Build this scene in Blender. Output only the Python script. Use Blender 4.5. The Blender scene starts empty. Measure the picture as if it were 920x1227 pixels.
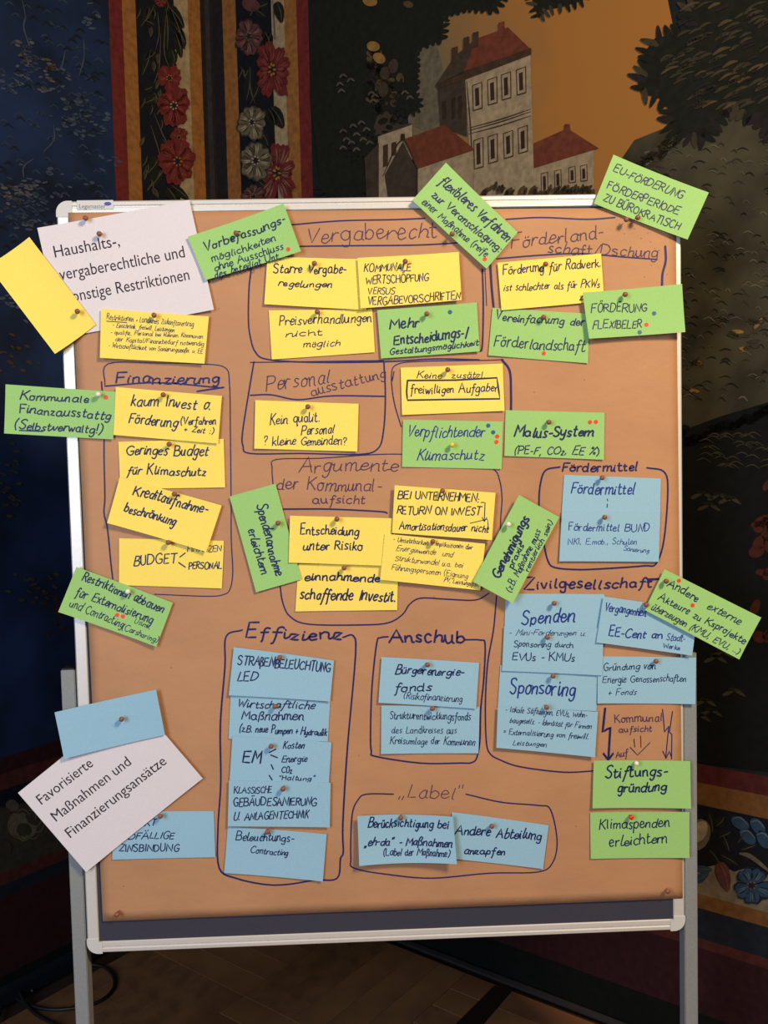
import bpy, bmesh, math, random
from mathutils import Vector, Matrix
random.seed(7)
S = bpy.context.scene
COL = S.collection

# ------------------------------------------------------------------ camera, world, lights, exposure
F_PX = 1040.0
CAM = Vector((-0.0415, -1.6937, 1.4326))
YAW, PITCH, ROLL = -0.02994, 0.05222, -0.02326
def axes():
    cy, sy = math.cos(YAW), math.sin(YAW)
    right = Vector((cy, sy, 0)); fwd = Vector((-sy, cy, 0)); up = Vector((0, 0, 1))
    f2 = fwd * math.cos(PITCH) - up * math.sin(PITCH)
    u2 = up * math.cos(PITCH) + fwd * math.sin(PITCH)
    return right * math.cos(ROLL) + u2 * math.sin(ROLL), u2 * math.cos(ROLL) - right * math.sin(ROLL), f2
AR, AU, AF = axes()
cd = bpy.data.cameras.new('camera'); cam = bpy.data.objects.new('camera', cd); COL.objects.link(cam)
cam.matrix_world = Matrix(((AR.x, AU.x, -AF.x, CAM.x), (AR.y, AU.y, -AF.y, CAM.y), (AR.z, AU.z, -AF.z, CAM.z), (0, 0, 0, 1)))
cd.sensor_fit = 'VERTICAL'; cd.sensor_height = 36.0; cd.lens = F_PX / 1227.0 * 36.0
cd.clip_start = 0.02
S.camera = cam

W = bpy.data.worlds.new('world'); S.world = W; W.use_nodes = True
W.node_tree.nodes['Background'].inputs[0].default_value = (0.75, 0.8, 1.0, 1)
W.node_tree.nodes['Background'].inputs[1].default_value = 0.14
def area(name, loc, target, sx, sy, power, color):
    l = bpy.data.lights.new(name, 'AREA'); l.shape = 'RECTANGLE'; l.size = sx; l.size_y = sy
    l.energy = power; l.color = color
    o = bpy.data.objects.new(name, l); COL.objects.link(o); o.location = loc
    o.rotation_euler = (Vector(target) - Vector(loc)).to_track_quat('-Z', 'Y').to_euler()
    return o
# warm ceiling chandelier, up and to the right; cool daylight window, left of the photographer
area('chandelier_light', (1.5, -2.2, 3.15), (0.2, 0.0, 1.1), 0.55, 0.55, 108, (1.0, 0.76, 0.47))
area('window_light', (-1.9, -3.1, 1.9), (-0.4, 0.1, 1.1), 1.3, 2.0, 84, (0.72, 0.82, 1.0))
S.view_settings.view_transform = 'Standard'; S.view_settings.look = 'None'
S.view_settings.gamma = 1.0; S.view_settings.use_curve_mapping = False
S.view_settings.exposure = 0.0

# ------------------------------------------------------------------ helpers
def ray(px, py):
    return AF + AR * ((px - 460) / F_PX) - AU * ((py - 613.5) / F_PX)
def on_board(px, py, y=0.0):
    d = ray(px, py); t = (y - CAM.y) / d.y; p = CAM + d * t
    return Vector((p.x, p.z))
def on_floor(px, py):
    d = ray(px, py); t = -CAM.z / d.z; p = CAM + d * t
    return Vector((p.x, p.y))
CORNER = Vector((-0.490, 1.314, 0)); DR = Vector((0.77736, -0.62906, 0)); DL = Vector((-0.62906, -0.77736, 0))

def tag(o, label=None, cat=None, group=None, kind=None):
    if label: o['label'] = label
    if cat: o['category'] = cat
    if group: o['group'] = group
    if kind: o['kind'] = kind
    return o
def link(name, me, mats, parent=None):
    o = bpy.data.objects.new(name, me); COL.objects.link(o)
    if not isinstance(mats, (list, tuple)): mats = [mats]
    if not me.materials:
        for m in mats: me.materials.append(m)
    if parent: o.parent = parent
    return o
def empty(name, loc=(0, 0, 0)):
    o = bpy.data.objects.new(name, None); COL.objects.link(o); o.location = loc; o.empty_display_size = 0.05
    return o
def mesh(name, vs, fs, mats, parent=None, smooth=False, mi=None):
    me = bpy.data.meshes.new(name); me.from_pydata([tuple(v) for v in vs], [], fs); me.update()
    if smooth:
        for p in me.polygons: p.use_smooth = True
    o = link(name, me, mats, parent)
    if mi:
        for p, k in zip(me.polygons, mi): p.material_index = k
    return o
def bm_obj(name, bm, mats, parent=None, smooth=False):
    me = bpy.data.meshes.new(name); bm.to_mesh(me); bm.free()
    if smooth:
        for p in me.polygons: p.use_smooth = True
    return link(name, me, mats, parent)
def box_bm(x0, x1, y0, y1, z0, z1, bev=0.0, seg=2):
    bm = bmesh.new()
    m = Matrix.Translation(((x0+x1)/2, (y0+y1)/2, (z0+z1)/2)) @ Matrix.Diagonal((x1-x0, y1-y0, z1-z0, 1))
    bmesh.ops.create_cube(bm, size=1.0, matrix=m)
    if bev: bmesh.ops.bevel(bm, geom=bm.edges[:], offset=bev, segments=seg, affect='EDGES')
    return bm
def lathe(prof, n=14):
    vs, fs = [], []
    for r, h in prof:
        for k in range(n):
            a = 2*math.pi*k/n; vs.append((r*math.cos(a), r*math.sin(a), h))
    for i in range(len(prof)-1):
        for k in range(n):
            k2 = (k+1) % n; fs.append((i*n+k, i*n+k2, (i+1)*n+k2, (i+1)*n+k))
    fs.append(tuple(range(n))[::-1]); fs.append(tuple((len(prof)-1)*n+k for k in range(n)))
    return vs, fs
def tube(pts, r, n=8):
    vs, fs = [], []
    pts = [Vector(p) for p in pts]
    for i, p in enumerate(pts):
        t = (pts[min(i+1, len(pts)-1)] - pts[max(i-1, 0)]).normalized()
        a = t.cross(Vector((0, 0, 1)))
        if a.length < 1e-3: a = t.cross(Vector((1, 0, 0)))
        a.normalize(); b = t.cross(a)
        for k in range(n):
            g = 2*math.pi*k/n; vs.append(p + (a*math.cos(g) + b*math.sin(g))*r)
    for i in range(len(pts)-1):
        for k in range(n):
            k2 = (k+1) % n; fs.append((i*n+k, i*n+k2, (i+1)*n+k2, (i+1)*n+k))
    fs.append(tuple(range(n))[::-1]); fs.append(tuple((len(pts)-1)*n+k for k in range(n)))
    return vs, fs
def spline(P, sub=5, closed=False):
    out = []; n = len(P)
    if n < 3: return [Vector(p) for p in P]
    P = [Vector(p) for p in P]
    for i in range(n-1):
        p0 = P[i-1] if i > 0 else (P[-2] if closed else P[0]*2-P[1]); p1 = P[i]; p2 = P[i+1]
        p3 = P[i+2] if i+2 < n else (P[1] if closed else P[-1]*2-P[-2])
        for k in range(sub):
            t = k/sub
            out.append(0.5*((2*p1)+(p2-p0)*t+(2*p0-5*p1+4*p2-p3)*t*t+(3*p1-p0-3*p2+p3)*t**3))
    out.append(P[-1]); return out

# ------------------------------------------------------------------ materials (procedural)
def lin(c): return tuple(((v/255)/12.92 if v/255 <= .04045 else ((v/255+.055)/1.055)**2.4) for v in c)
def mat(name, rgb, rough=0.6, spec=0.3, metal=0.0, noise=0.0, nscale=60, bump=0.0, bscale=200, rgb2=None, stretch=None):
    m = bpy.data.materials.new(name); m.use_nodes = True
    nt = m.node_tree; b = nt.nodes['Principled BSDF']
    c = lin(rgb)
    b.inputs['Base Color'].default_value = (*c, 1); b.inputs['Roughness'].default_value = rough
    b.inputs['Metallic'].default_value = metal; b.inputs['Specular IOR Level'].default_value = spec
    tc = nt.nodes.new('ShaderNodeTexCoord'); src = tc.outputs['Object']
    if stretch:
        mp = nt.nodes.new('ShaderNodeMapping'); mp.inputs['Scale'].default_value = stretch
        nt.links.new(src, mp.inputs['Vector']); src = mp.outputs['Vector']
    if noise or rgb2:
        n = nt.nodes.new('ShaderNodeTexNoise'); n.inputs['Scale'].default_value = nscale; n.inputs['Detail'].default_value = 5
        nt.links.new(src, n.inputs['Vector'])
        r = nt.nodes.new('ShaderNodeValToRGB'); nt.links.new(n.outputs['Fac'], r.inputs['Fac'])
        r.color_ramp.elements[0].position = 0.32; r.color_ramp.elements[1].position = 0.68
        if rgb2: ca, cb = c, lin(rgb2)
        else: ca, cb = tuple(v*(1-noise) for v in c), tuple(min(1, v*(1+noise)) for v in c)
        r.color_ramp.elements[0].color = (*ca, 1); r.color_ramp.elements[1].color = (*cb, 1)
        nt.links.new(r.outputs['Color'], b.inputs['Base Color'])
    if bump:
        n2 = nt.nodes.new('ShaderNodeTexNoise'); n2.inputs['Scale'].default_value = bscale; n2.inputs['Detail'].default_value = 4
        nt.links.new(src, n2.inputs['Vector'])
        bp = nt.nodes.new('ShaderNodeBump'); bp.inputs['Strength'].default_value = bump; bp.inputs['Distance'].default_value = 0.002
        nt.links.new(n2.outputs['Fac'], bp.inputs['Height']); nt.links.new(bp.outputs['Normal'], b.inputs['Normal'])
    return m
M = dict(
    yellow=mat('yellow_card', (242, 218, 102), .75, .2, noise=.05, nscale=500, bump=.15, bscale=900),
    green=mat('green_card', (150, 197, 118), .75, .2, noise=.05, nscale=500, bump=.15, bscale=900),
    blue=mat('blue_card', (144, 186, 208), .75, .2, noise=.05, nscale=500, bump=.15, bscale=900),
    white=mat('white_paper', (216, 210, 214), .7, .2, noise=.03, nscale=400, bump=.1, bscale=900),
    ink=mat('blue_marker_ink', (30, 28, 92), .55, .3),
    navy=mat('navy_marker_ink', (22, 34, 84), .55, .3),
    blueink=mat('bright_blue_ink', (30, 50, 130), .5, .3),
    thin=mat('violet_pen_ink', (72, 50, 84), .6, .3),
    print=mat('black_print', (50, 42, 52), .6, .2),
    alu=mat('anodised_aluminium', (214, 212, 206), .38, .5, metal=.25, noise=.02, nscale=80),
    capm=mat('light_grey_plastic', (200, 200, 196), .5, .4),
    legm=mat('grey_painted_steel', (132, 136, 136), .55, .4, noise=.08, nscale=300),
    felt=mat('blue_grey_felt', (62, 62, 74), .95, .1, noise=.12, nscale=600, bump=.4, bscale=700),
    pin=mat('brown_wood', (132, 80, 58), .45, .5, noise=.15, nscale=300),
    pinw=mat('white_plastic', (226, 224, 214), .3, .5),
    piny=mat('yellow_plastic', (220, 200, 60), .3, .5),
    pinr=mat('red_plastic', (215, 50, 30), .3, .5),
    steel=mat('steel', (170, 170, 170), .3, .5, metal=1),
    red=mat('red_sticker', (232, 62, 36), .5, .4),
    dotb=mat('blue_sticker', (34, 92, 142), .5, .4),
    cable=mat('black_rubber', (18, 18, 20), .5, .4),
    duct=mat('grey_skirting', (38, 35, 35), .6, .4, noise=.1, nscale=40),
)
def kraft_mat():
    m = mat('brown_kraft_paper', (196, 142, 98), .62, .25)
    nt = m.node_tree; b = nt.nodes['Principled BSDF']
    tc = nt.nodes.new('ShaderNodeTexCoord')
    n1 = nt.nodes.new('ShaderNodeTexNoise'); n1.inputs['Scale'].default_value = 5; n1.inputs['Detail'].default_value = 6
    n2 = nt.nodes.new('ShaderNodeTexNoise'); n2.inputs['Scale'].default_value = 420; n2.inputs['Detail'].default_value = 3
    mp = nt.nodes.new('ShaderNodeMapping'); mp.inputs['Scale'].default_value = (1.0, 1.0, 1.3)
    nt.links.new(tc.outputs['Object'], mp.inputs['Vector']); nt.links.new(mp.outputs['Vector'], n1.inputs['Vector'])
    nt.links.new(tc.outputs['Object'], n2.inputs['Vector'])
    mx = nt.nodes.new('ShaderNodeMath'); mx.operation = 'ADD'
    h = nt.nodes.new('ShaderNodeMath'); h.operation = 'MULTIPLY'; h.inputs[1].default_value = .35
    nt.links.new(n2.outputs['Fac'], h.inputs[0]); nt.links.new(n1.outputs['Fac'], mx.inputs[0]); nt.links.new(h.outputs[0], mx.inputs[1])
    r = nt.nodes.new('ShaderNodeValToRGB'); r.color_ramp.elements[0].position = .4; r.color_ramp.elements[1].position = .95
    r.color_ramp.elements[0].color = (*lin((170, 126, 92)), 1); r.color_ramp.elements[1].color = (*lin((186, 139, 100)), 1)
    nt.links.new(mx.outputs[0], r.inputs['Fac']); nt.links.new(r.outputs['Color'], b.inputs['Base Color'])
    n3 = nt.nodes.new('ShaderNodeTexNoise'); n3.inputs['Scale'].default_value = 14; n3.inputs['Detail'].default_value = 5
    mp3 = nt.nodes.new('ShaderNodeMapping'); mp3.inputs['Scale'].default_value = (.8, 1, 1.1)
    nt.links.new(tc.outputs['Object'], mp3.inputs['Vector']); nt.links.new(mp3.outputs['Vector'], n3.inputs['Vector'])
    bp = nt.nodes.new('ShaderNodeBump'); bp.inputs['Strength'].default_value = .5; bp.inputs['Distance'].default_value = .006
    nt.links.new(n3.outputs['Fac'], bp.inputs['Height']); nt.links.new(bp.outputs['Normal'], b.inputs['Normal'])
    return m
M['kraft'] = kraft_mat()

# ------------------------------------------------------------------ the room
WALL_T, ROOM_H = 0.06, 3.3
wall_base = mat('dark_tapestry_ground', (20, 25, 25), .85, .15, noise=.25, nscale=9)
blue_base = mat('night_blue_tapestry_ground', (26, 44, 78), .85, .15, rgb2=(13, 22, 38), nscale=5)
ceil_m = mat('cream_plaster', (190, 180, 160), .9, .1, noise=.05)
floor_m = mat('dark_oak_ground', (48, 34, 24), .6, .3, noise=.2, nscale=20)
def wall(name, d, length, m):
    n = Vector((-d.y, d.x, 0));
    if n.dot(CAM - CORNER) > 0: n = -n          # n points out of the room
    a = CORNER; b = CORNER + d*length
    vs = []
    for p in (a, b, b+n*WALL_T, a+n*WALL_T):
        vs += [(p.x, p.y, 0), (p.x, p.y, ROOM_H)]
    fs = [(0, 2, 3, 1), (2, 4, 5, 3), (4, 6, 7, 5), (6, 0, 1, 7), (1, 3, 5, 7), (0, 6, 4, 2)]
    return tag(mesh(name, vs, fs, m), kind='structure')
wall_r = wall('wall_right', DR, 3.4, wall_base)
wall_l = wall('wall_left', DL, 2.6, blue_base)
def slab(name, z0, z1, m):
    b = box_bm(-3.2, 3.2, -4.6, 2.0, z0, z1); return tag(bm_obj(name, b, m), kind='structure')
floor = slab('floor', -0.08, -0.012, floor_m)

class Mural:
    """flat painting on a wall: every shape is a polygon in the wall's own (s, z) metres"""
    def __init__(s, wall, d):
        s.w, s.d = wall, d; n = Vector((-d.y, d.x, 0))
        s.n = n if n.dot(CAM - CORNER) > 0 else -n   # into the room
        s.k = 0; s.acc = {}
    def at(s, px, py):
        d = ray(px, py); t = s.n.dot(CORNER - CAM)/s.n.dot(d); p = CAM + d*t
        return ((p-CORNER).dot(s.d), p.z)
    def p3(s, q, off):
        p = CORNER + s.d*q[0] + s.n*off; return (p.x, p.y, q[1])
    def poly(s, name, pts, m, px=True, layer=1):
        q = [s.at(*p) for p in pts] if px else pts
        off = 0.0004*layer + 0.0002
        s.acc.setdefault((name, m.name), [[], [], m])
        A = s.acc[(name, m.name)]; i = len(A[0])
        A[0].extend(s.p3(p, off) for p in q); A[1].append(tuple(range(i, i+len(q))))
    def ell(s, name, cx, cy, rx, ry, ang, m, layer, n=14, taper=0.0):
        pts = []
        for k in range(n):
            a = 2*math.pi*k/n; x = rx*math.cos(a); y = ry*math.sin(a)*(1-taper*math.cos(a))
            pts.append((cx + x*math.cos(ang) - y*math.sin(ang), cy + x*math.sin(ang) + y*math.cos(ang)))
        s.poly(name, pts, m, True, layer)
    def stroke(s, name, pts, w, m, layer):
        P = spline([Vector(p) for p in pts], 4)
        for i in range(len(P)-1):
            t = (P[i+1]-P[i]); 
            if t.length < 1e-6: continue
            t.normalize(); nrm = Vector((-t.y, t.x)); f0 = math.sin(math.pi*(i+.2)/(len(P)-.6))*.8+.3; f1 = math.sin(math.pi*(i+1.2)/(len(P)-.6))*.8+.3
            s.poly(name, [P[i]+nrm*w*.5*f0, P[i+1]+nrm*w*.5*max(.2, f1), P[i+1]-nrm*w*.5*max(.2, f1), P[i]-nrm*w*.5*f0], m, True, layer)
    def flush(s, kind=None):
        for (name, _), (vs, fs, m) in s.acc.items():
            o = mesh(name, vs, fs, m, s.w)
            if kind: o['kind'] = kind
        s.acc = {}
def pm(name, c, **k):
    k.setdefault('noise', .22); k.setdefault('nscale', 55)
    g_ = sum(c)/3; c = tuple((v*.86 + g_*.14)*.86 for v in c)
    return mat(name, c, .85, .12, **k)
P_ = dict(red=pm('painted_red', (112, 34, 30)), orange=pm('painted_ochre', (152, 94, 38)), cream=pm('painted_cream', (158, 136, 96)),
          dark=pm('painted_black', (18, 20, 28)), slate=pm('painted_slate', (48, 46, 50)), umber=pm('painted_umber', (36, 30, 32)),
          rust=pm('painted_rust', (80, 34, 26)), wine=pm('painted_wine', (52, 20, 24)), navy=pm('painted_navy', (26, 32, 42)),
          leafd=pm('painted_dark_leaf', (26, 28, 20)), leafm=pm('painted_olive_leaf', (60, 54, 36)), leafg=pm('painted_grey_leaf', (84, 78, 64)),
          house=pm('painted_house_stone', (142, 120, 90)), shade=pm('painted_house_grey', (64, 52, 40)), roof=pm('painted_roof_tile', (120, 46, 26)),
          line=pm('painted_brown_line', (70, 48, 32)), pane=pm('painted_window_dark', (54, 36, 24)), fred=pm('painted_flower_red', (108, 34, 30)),
          fred2=pm('painted_flower_light_red', (126, 58, 48)), fcr=pm('painted_flower_cream', (104, 92, 68)), fcr2=pm('painted_flower_pale', (160, 144, 108)),
          fpk=pm('painted_flower_mauve', (92, 52, 48)), fpk2=pm('painted_flower_pink', (130, 84, 70)), fbl=pm('painted_flower_blue', (40, 66, 90)),
          fbl2=pm('painted_flower_light_blue', (84, 104, 116)), gold=pm('painted_gold', (150, 108, 44)), bush=pm('painted_grass', (84, 66, 38)),
          moss=pm('painted_moss', (66, 60, 42), nscale=9, noise=.45), mist=pm('painted_mist', (100, 92, 70)), blues=pm('painted_blue_grey', (62, 76, 96)),
          pinkg=pm('painted_pink_grey', (84, 82, 88)), ochre_dim=pm('painted_ochre_falloff', (118, 74, 30)), cream_dim=pm('painted_cream_falloff', (124, 106, 80)), red_dim=pm('painted_red_falloff', (84, 28, 28)), bluem=pm('painted_mid_blue', (44, 58, 82)), black=pm('painted_night', (14, 16, 14)), ember=pm('painted_ember', (74, 30, 18)))  # lower-border ochre, cream and red carry the downward light falloff in their colour
R = Mural(wall_r, DR); L = Mural(wall_l, DL)
TOPZ = 3.25
def band(Mu, name, s0, s1, z0, z1, m, layer=1): Mu.poly(name, [(s0, z0), (s1, z0), (s1, z1), (s0, z1)], m, False, layer)
# vertical stripes: right wall
for nm, a, b, m in (('painted_stripe', .0, .052, 'umber'), ('painted_stripe', .052, .115, 'orange'), ('painted_garland_ground', .115, .275, 'dark'), ('painted_garland_ground', .275, .33, 'cream'), ('painted_stripe', .33, .382, 'orange'), ('painted_stripe', .382, .43, 'red')):
    band(R, nm, a, b, .71, TOPZ, P_[m])
for nm, a, b, m in (('painted_stripe', .0, .012, 'umber'), ('painted_stripe', .012, .032, 'slate'), ('painted_stripe', .032, .052, 'umber'), ('painted_stripe', .052, .104, 'orange'), ('painted_garland_ground', .104, .162, 'cream'), ('painted_garland_ground', .162, .312, 'dark'), ('painted_stripe', .312, .362, 'orange'), ('painted_stripe', .362, .41, 'red')):
    band(L, nm, a, b, .67, TOPZ, P_[m])
for nm, a, b, m in (('painted_border', .666, .711, 'red_dim'), ('painted_border', .613, .666, 'ochre_dim'), ('painted_garland_ground', .5, .613, 'dark'), ('painted_garland_ground', .395, .5, 'cream_dim'), ('painted_border', .36, .395, 'ochre_dim'), ('painted_border', .286, .36, 'navy'), ('painted_border', .262, .286, 'rust'), ('painted_border', .10, .262, 'wine'), ('painted_border', .0, .10, 'black')):
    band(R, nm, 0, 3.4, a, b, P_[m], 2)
for nm, a, b, m in (('painted_border', .625, .67, 'wine'), ('painted_border', .58, .625, 'rust'), ('painted_garland_ground', .50, .58, 'dark'), ('painted_garland_ground', .355, .50, 'leafm'), ('painted_border', .32, .355, 'rust'), ('painted_border', .285, .32, 'navy'), ('painted_border', .07, .285, 'wine'), ('painted_border', .0, .07, 'black')):
    band(L, nm, 0, 2.6, a, b, P_[m], 2)
R.flush(); L.flush()
# --- the painted landscape, right wall
def sky_mat():
    m = mat('painted_sky', (160, 104, 44), .85, .12); nt = m.node_tree; b = nt.nodes['Principled BSDF']
    tc = nt.nodes.new('ShaderNodeTexCoord'); sp = nt.nodes.new('ShaderNodeSeparateXYZ'); nt.links.new(tc.outputs['Object'], sp.inputs[0])
    n = nt.nodes.new('ShaderNodeTexNoise'); n.inputs['Scale'].default_value = 5; n.inputs['Detail'].default_value = 5; nt.links.new(tc.outputs['Object'], n.inputs['Vector'])
    a = nt.nodes.new('ShaderNodeMath'); a.operation = 'MULTIPLY_ADD'; a.inputs[1].default_value = .35
    nt.links.new(n.outputs['Fac'], a.inputs[0]); nt.links.new(sp.outputs['X'], a.inputs[2])
    r = nt.nodes.new('ShaderNodeValToRGB'); nt.links.new(a.outputs[0], r.inputs['Fac'])
    r.color_ramp.elements[0].position = .36; r.color_ramp.elements[0].color = (*lin((98, 86, 62)), 1)
    r.color_ramp.elements[1].position = .62; r.color_ramp.elements[1].color = (*lin((144, 96, 44)), 1)
    nt.links.new(r.outputs['Color'], b.inputs['Base Color']); return m
P_['sky'] = sky_mat()
P_['house'] = pm('painted_house_stone', (158, 136, 102)); P_['roof'] = pm('painted_roof_tile', (112, 52, 32))
R.poly('painted_sky', [(478, 0), (500, 235), (700, 235), (760, 260), (830, 150), (800, 0)], P_['sky'], True, 1)
R.poly('painted_sky', [(478, 0), (800, 0), (810, -60), (470, -60)], P_['sky'], True, 1)
R.poly('painted_bank', [(478, 62), (520, 40), (540, 120), (520, 160), (490, 150)], P_['mist'], True, 2)
# moss hillside, right, and night shrubbery below
R.poly('painted_hillside', [(735, 300), (745, 190), (760, 168), (830, 140), (960, 120), (960, 480), (880, 498), (820, 520), (740, 530)], P_['moss'], True, 2)
R.poly('painted_shrubbery', [(735, 530), (820, 515), (860, 500), (960, 470), (960, 930), (735, 900)], P_['black'], True, 3)
for i in range(90):
    t = i/90; x = 735+12*math.sin(t*9)+t*95*(t > .45)*(t-.2); y = 300-150*t
    R.ell('painted_hillside', x+random.uniform(-4, 10), y, random.uniform(7, 13), random.uniform(3, 6), random.uniform(-1.2, .3), P_[random.choice(('moss', 'moss', 'mist', 'leafm'))], 3, 9)
for i in range(330):
    x = random.uniform(752, 925); y = random.uniform(168 if x > 790 else 200, 480); w = random.uniform(6, 16)
    m = random.choice(('leafd', 'leafg', 'mist', 'leafm', 'leafd'))
    R.stroke('painted_brushwork', [(x, y), (x+w*.5, y-2.5), (x+w, y+random.uniform(-1, 3))], random.uniform(.9, 2.0), P_[m], 4)
for x, y in ((905, 380), (885, 400), (835, 440), (900, 415), (826, 470)):
    for j in range(4): R.ell('painted_dry_leaf', x+random.uniform(-9, 9), y+random.uniform(-8, 8), random.uniform(5, 10), 2.4, random.uniform(-1, .6), P_['gold' if j == 1 else 'leafm'], 5)
for i in range(34):
    x = random.uniform(824, 918); y = random.uniform(520, 560)
    R.stroke('painted_brushwork', [(x, y), (x+9, y-3), (x+18, y+2)], 1.4, P_['leafm'], 5)
for x, y in ((842, 590), (862, 592), (850, 604), (875, 596), (858, 786), (852, 850), (838, 856), (880, 826), (866, 780), (845, 838)):
    for j in range(3): R.ell('painted_fern_leaf', x+j*7-7, y+abs(j-1)*4, 8, 2.2, -.4+.5*j, P_['leafd' if j == 1 else 'leafm'], 5, taper=.4)
for i in range(26): R.ell('painted_red_foliage', random.uniform(902, 935), random.uniform(550, 770), random.uniform(7, 13), random.uniform(4, 8), random.uniform(0, 3), P_['ember'], 4, 10)
for i in range(60):
    x = 735 + i*3.6; y = 531 - max(0, (x-820))*.4 if x > 820 else 530-(x-735)*.18
    R.ell('painted_shrubbery', x, y+random.uniform(-3, 5), random.uniform(5, 10), random.uniform(3, 6), random.uniform(-.5, .5), P_['black'], 3, 10)
# big tree upper right: dark crown built of leaves
def crown(Mu, name, outline, layer, step=9, size=(7, 3.2), dirn=None, mats=('leafd',)):
    Mu.poly(name, outline, P_['leafd'], True, layer)
    n = len(outline); cx = sum(p[0] for p in outline)/n; cy = sum(p[1] for p in outline)/n
    for i in range(n):
        a = Vector(outline[i]); b = Vector(outline[(i+1) % n]); k = max(1, int((b-a).length/step))
        for j in range(k):
            p = a.lerp(b, (j+.5)/k); o = (b-a).normalized(); o = Vector((o.y, -o.x))
            if o.dot(p-Vector((cx, cy))) < 0: o = -o
            if p.x < 384: continue
            g = math.atan2(o.y, o.x) + random.uniform(-.4, .4)
            Mu.ell(name, p.x+o.x*2, p.y+o.y*2, size[0]*random.uniform(.8, 1.25), size[1]*random.uniform(.8, 1.2), g, P_[random.choice(mats)], layer+1, 10, .3)
crown(R, 'painted_tree_crown', [(832, 0), (818, 14), (824, 34), (806, 42), (785, 46), (776, 58), (775, 75), (764, 98), (768, 112), (790, 118), (800, 130), (800, 148), (820, 165), (845, 168), (868, 130), (900, 140), (925, 165), (960, 160), (960, -60), (832, -60)], 5, step=8, size=(11, 4.2), mats=('leafd', 'leafd', 'umber', 'leafm'))
for i in range(120):
    x = random.uniform(795, 920); y = random.uniform(5, 130)
    if x < 830 and y > 100 or (x < 815 and y < 50): continue
    g_ = random.uniform(7, 12); R.stroke('painted_leaf_highlight', [(x-g_, y+g_*.55), (x, y-g_*.12), (x+g_, y-g_*.35)], random.uniform(2.2, 4), P_[random.choice(('leafm', 'leafm', 'umber', 'bush'))], 8)
# top tree, centre-left
crown(R, 'painted_tree_crown', [(372, -60), (372, 120), (386, 235), (440, 235), (452, 200), (470, 150), (486, 118), (500, 110), (500, 60), (530, 48), (532, 20), (560, 12), (590, 14), (606, -5), (660, -10), (700, -60)], 5, step=7, size=(6, 3))
crown(R, 'painted_tree_crown', [(632, -30), (640, 8), (646, 22), (656, 12), (676, 8), (700, 0), (705, -30)], 5, step=7, size=(6, 2.4), mats=('leafd', 'leafm'))
for i in range(70):
    y = random.uniform(60, 150); x = random.uniform(444, 452+(y-60)*.5)
    R.ell('painted_dry_leaf', x, y, random.uniform(4, 8), random.uniform(3, 5), random.uniform(-1, 1), P_[random.choice(('shade', 'leafd', 'bush', 'umber', 'leafd'))], 7, 9)
for x, y, rx, ry, g, m in ((448, 56, 8, 6, .2, 'gold'), (455, 70, 8, 6, .6, 'gold'), (462, 88, 6, 8, .2, 'shade'), (472, 80, 6, 9, .2, 'shade'), (480, 96, 5, 8, 0, 'bush'), (460, 108, 6, 9, .1, 'shade'), (444, 2, 9, 6, .2, 'gold'), (490, 6, 6, 4, .2, 'bush')):
    R.ell('painted_dry_leaf', x, y, rx, ry, g, P_[m], 8)
for cx, cy, r, n in ((490, 124, 17, 13), (436, 175, 23, 16), (480, 104, 10, 8)):
    for k in range(n):
        a = 2*math.pi*k/n + .2; R.ell('painted_leaf_cluster', cx+math.cos(a)*r*.62, cy+math.sin(a)*r*.55, r*.5, r*.19, a, P_['leafd'], 9, 10, .3)
    R.ell('painted_leaf_cluster', cx, cy, r*.7, r*.55, 0, P_['leafd'], 10)
for x, y in ((412, 92), (408, 102), (421, 97), (410, 110), (446, 113), (450, 116), (412, 158), (424, 152), (434, 148), (440, 156), (416, 168), (428, 162), (422, 172), (436, 168), (444, 172), (428, 180), (412, 178), (486, 112), (492, 118), (448, 122)):
    R.stroke('painted_leaf_highlight', [(x-4, y+2), (x, y-2), (x+5, y+1)], 2.6, P_['leafg'], 12)
# village
R.poly('painted_roof', [(446, 163), (452, 140), (463, 132), (480, 150), (495, 148), (456, 168)], P_['shade'], True, 6)
R.poly('painted_house_wall', [(454, 164), (495, 150), (495, 237), (455, 237)], P_['house'], True, 11)
R.poly('painted_house_wall', [(440, 237), (438, 190), (455, 172), (455, 237)], P_['shade'], True, 11)
for x, y, h in ((463, 188, 26), (473, 180, 16)):
    R.poly('painted_window', [(x-3, y-h/2), (x+3, y-h/2-2), (x+3, y+h/2-2), (x-3, y+h/2)], P_['line'], True, 12)
# barn in front
R.poly('painted_house_wall', [(462, 210), (484, 170), (500, 203), (500, 237), (466, 237)], P_['shade'], True, 13)
R.poly('painted_roof', [(484, 168), (534, 150), (570, 180), (502, 203)], P_['roof'], True, 14)
R.stroke('painted_line', [(460, 212), (483, 168), (501, 203)], 1.6, P_['pane'], 15)
R.poly('painted_house_wall', [(502, 203), (568, 181), (568, 237), (502, 237)], P_['house'], True, 13)
R.poly('painted_roof', [(481, 168), (482, 161), (486, 161), (487, 168)], P_['pane'], True, 15)
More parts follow.
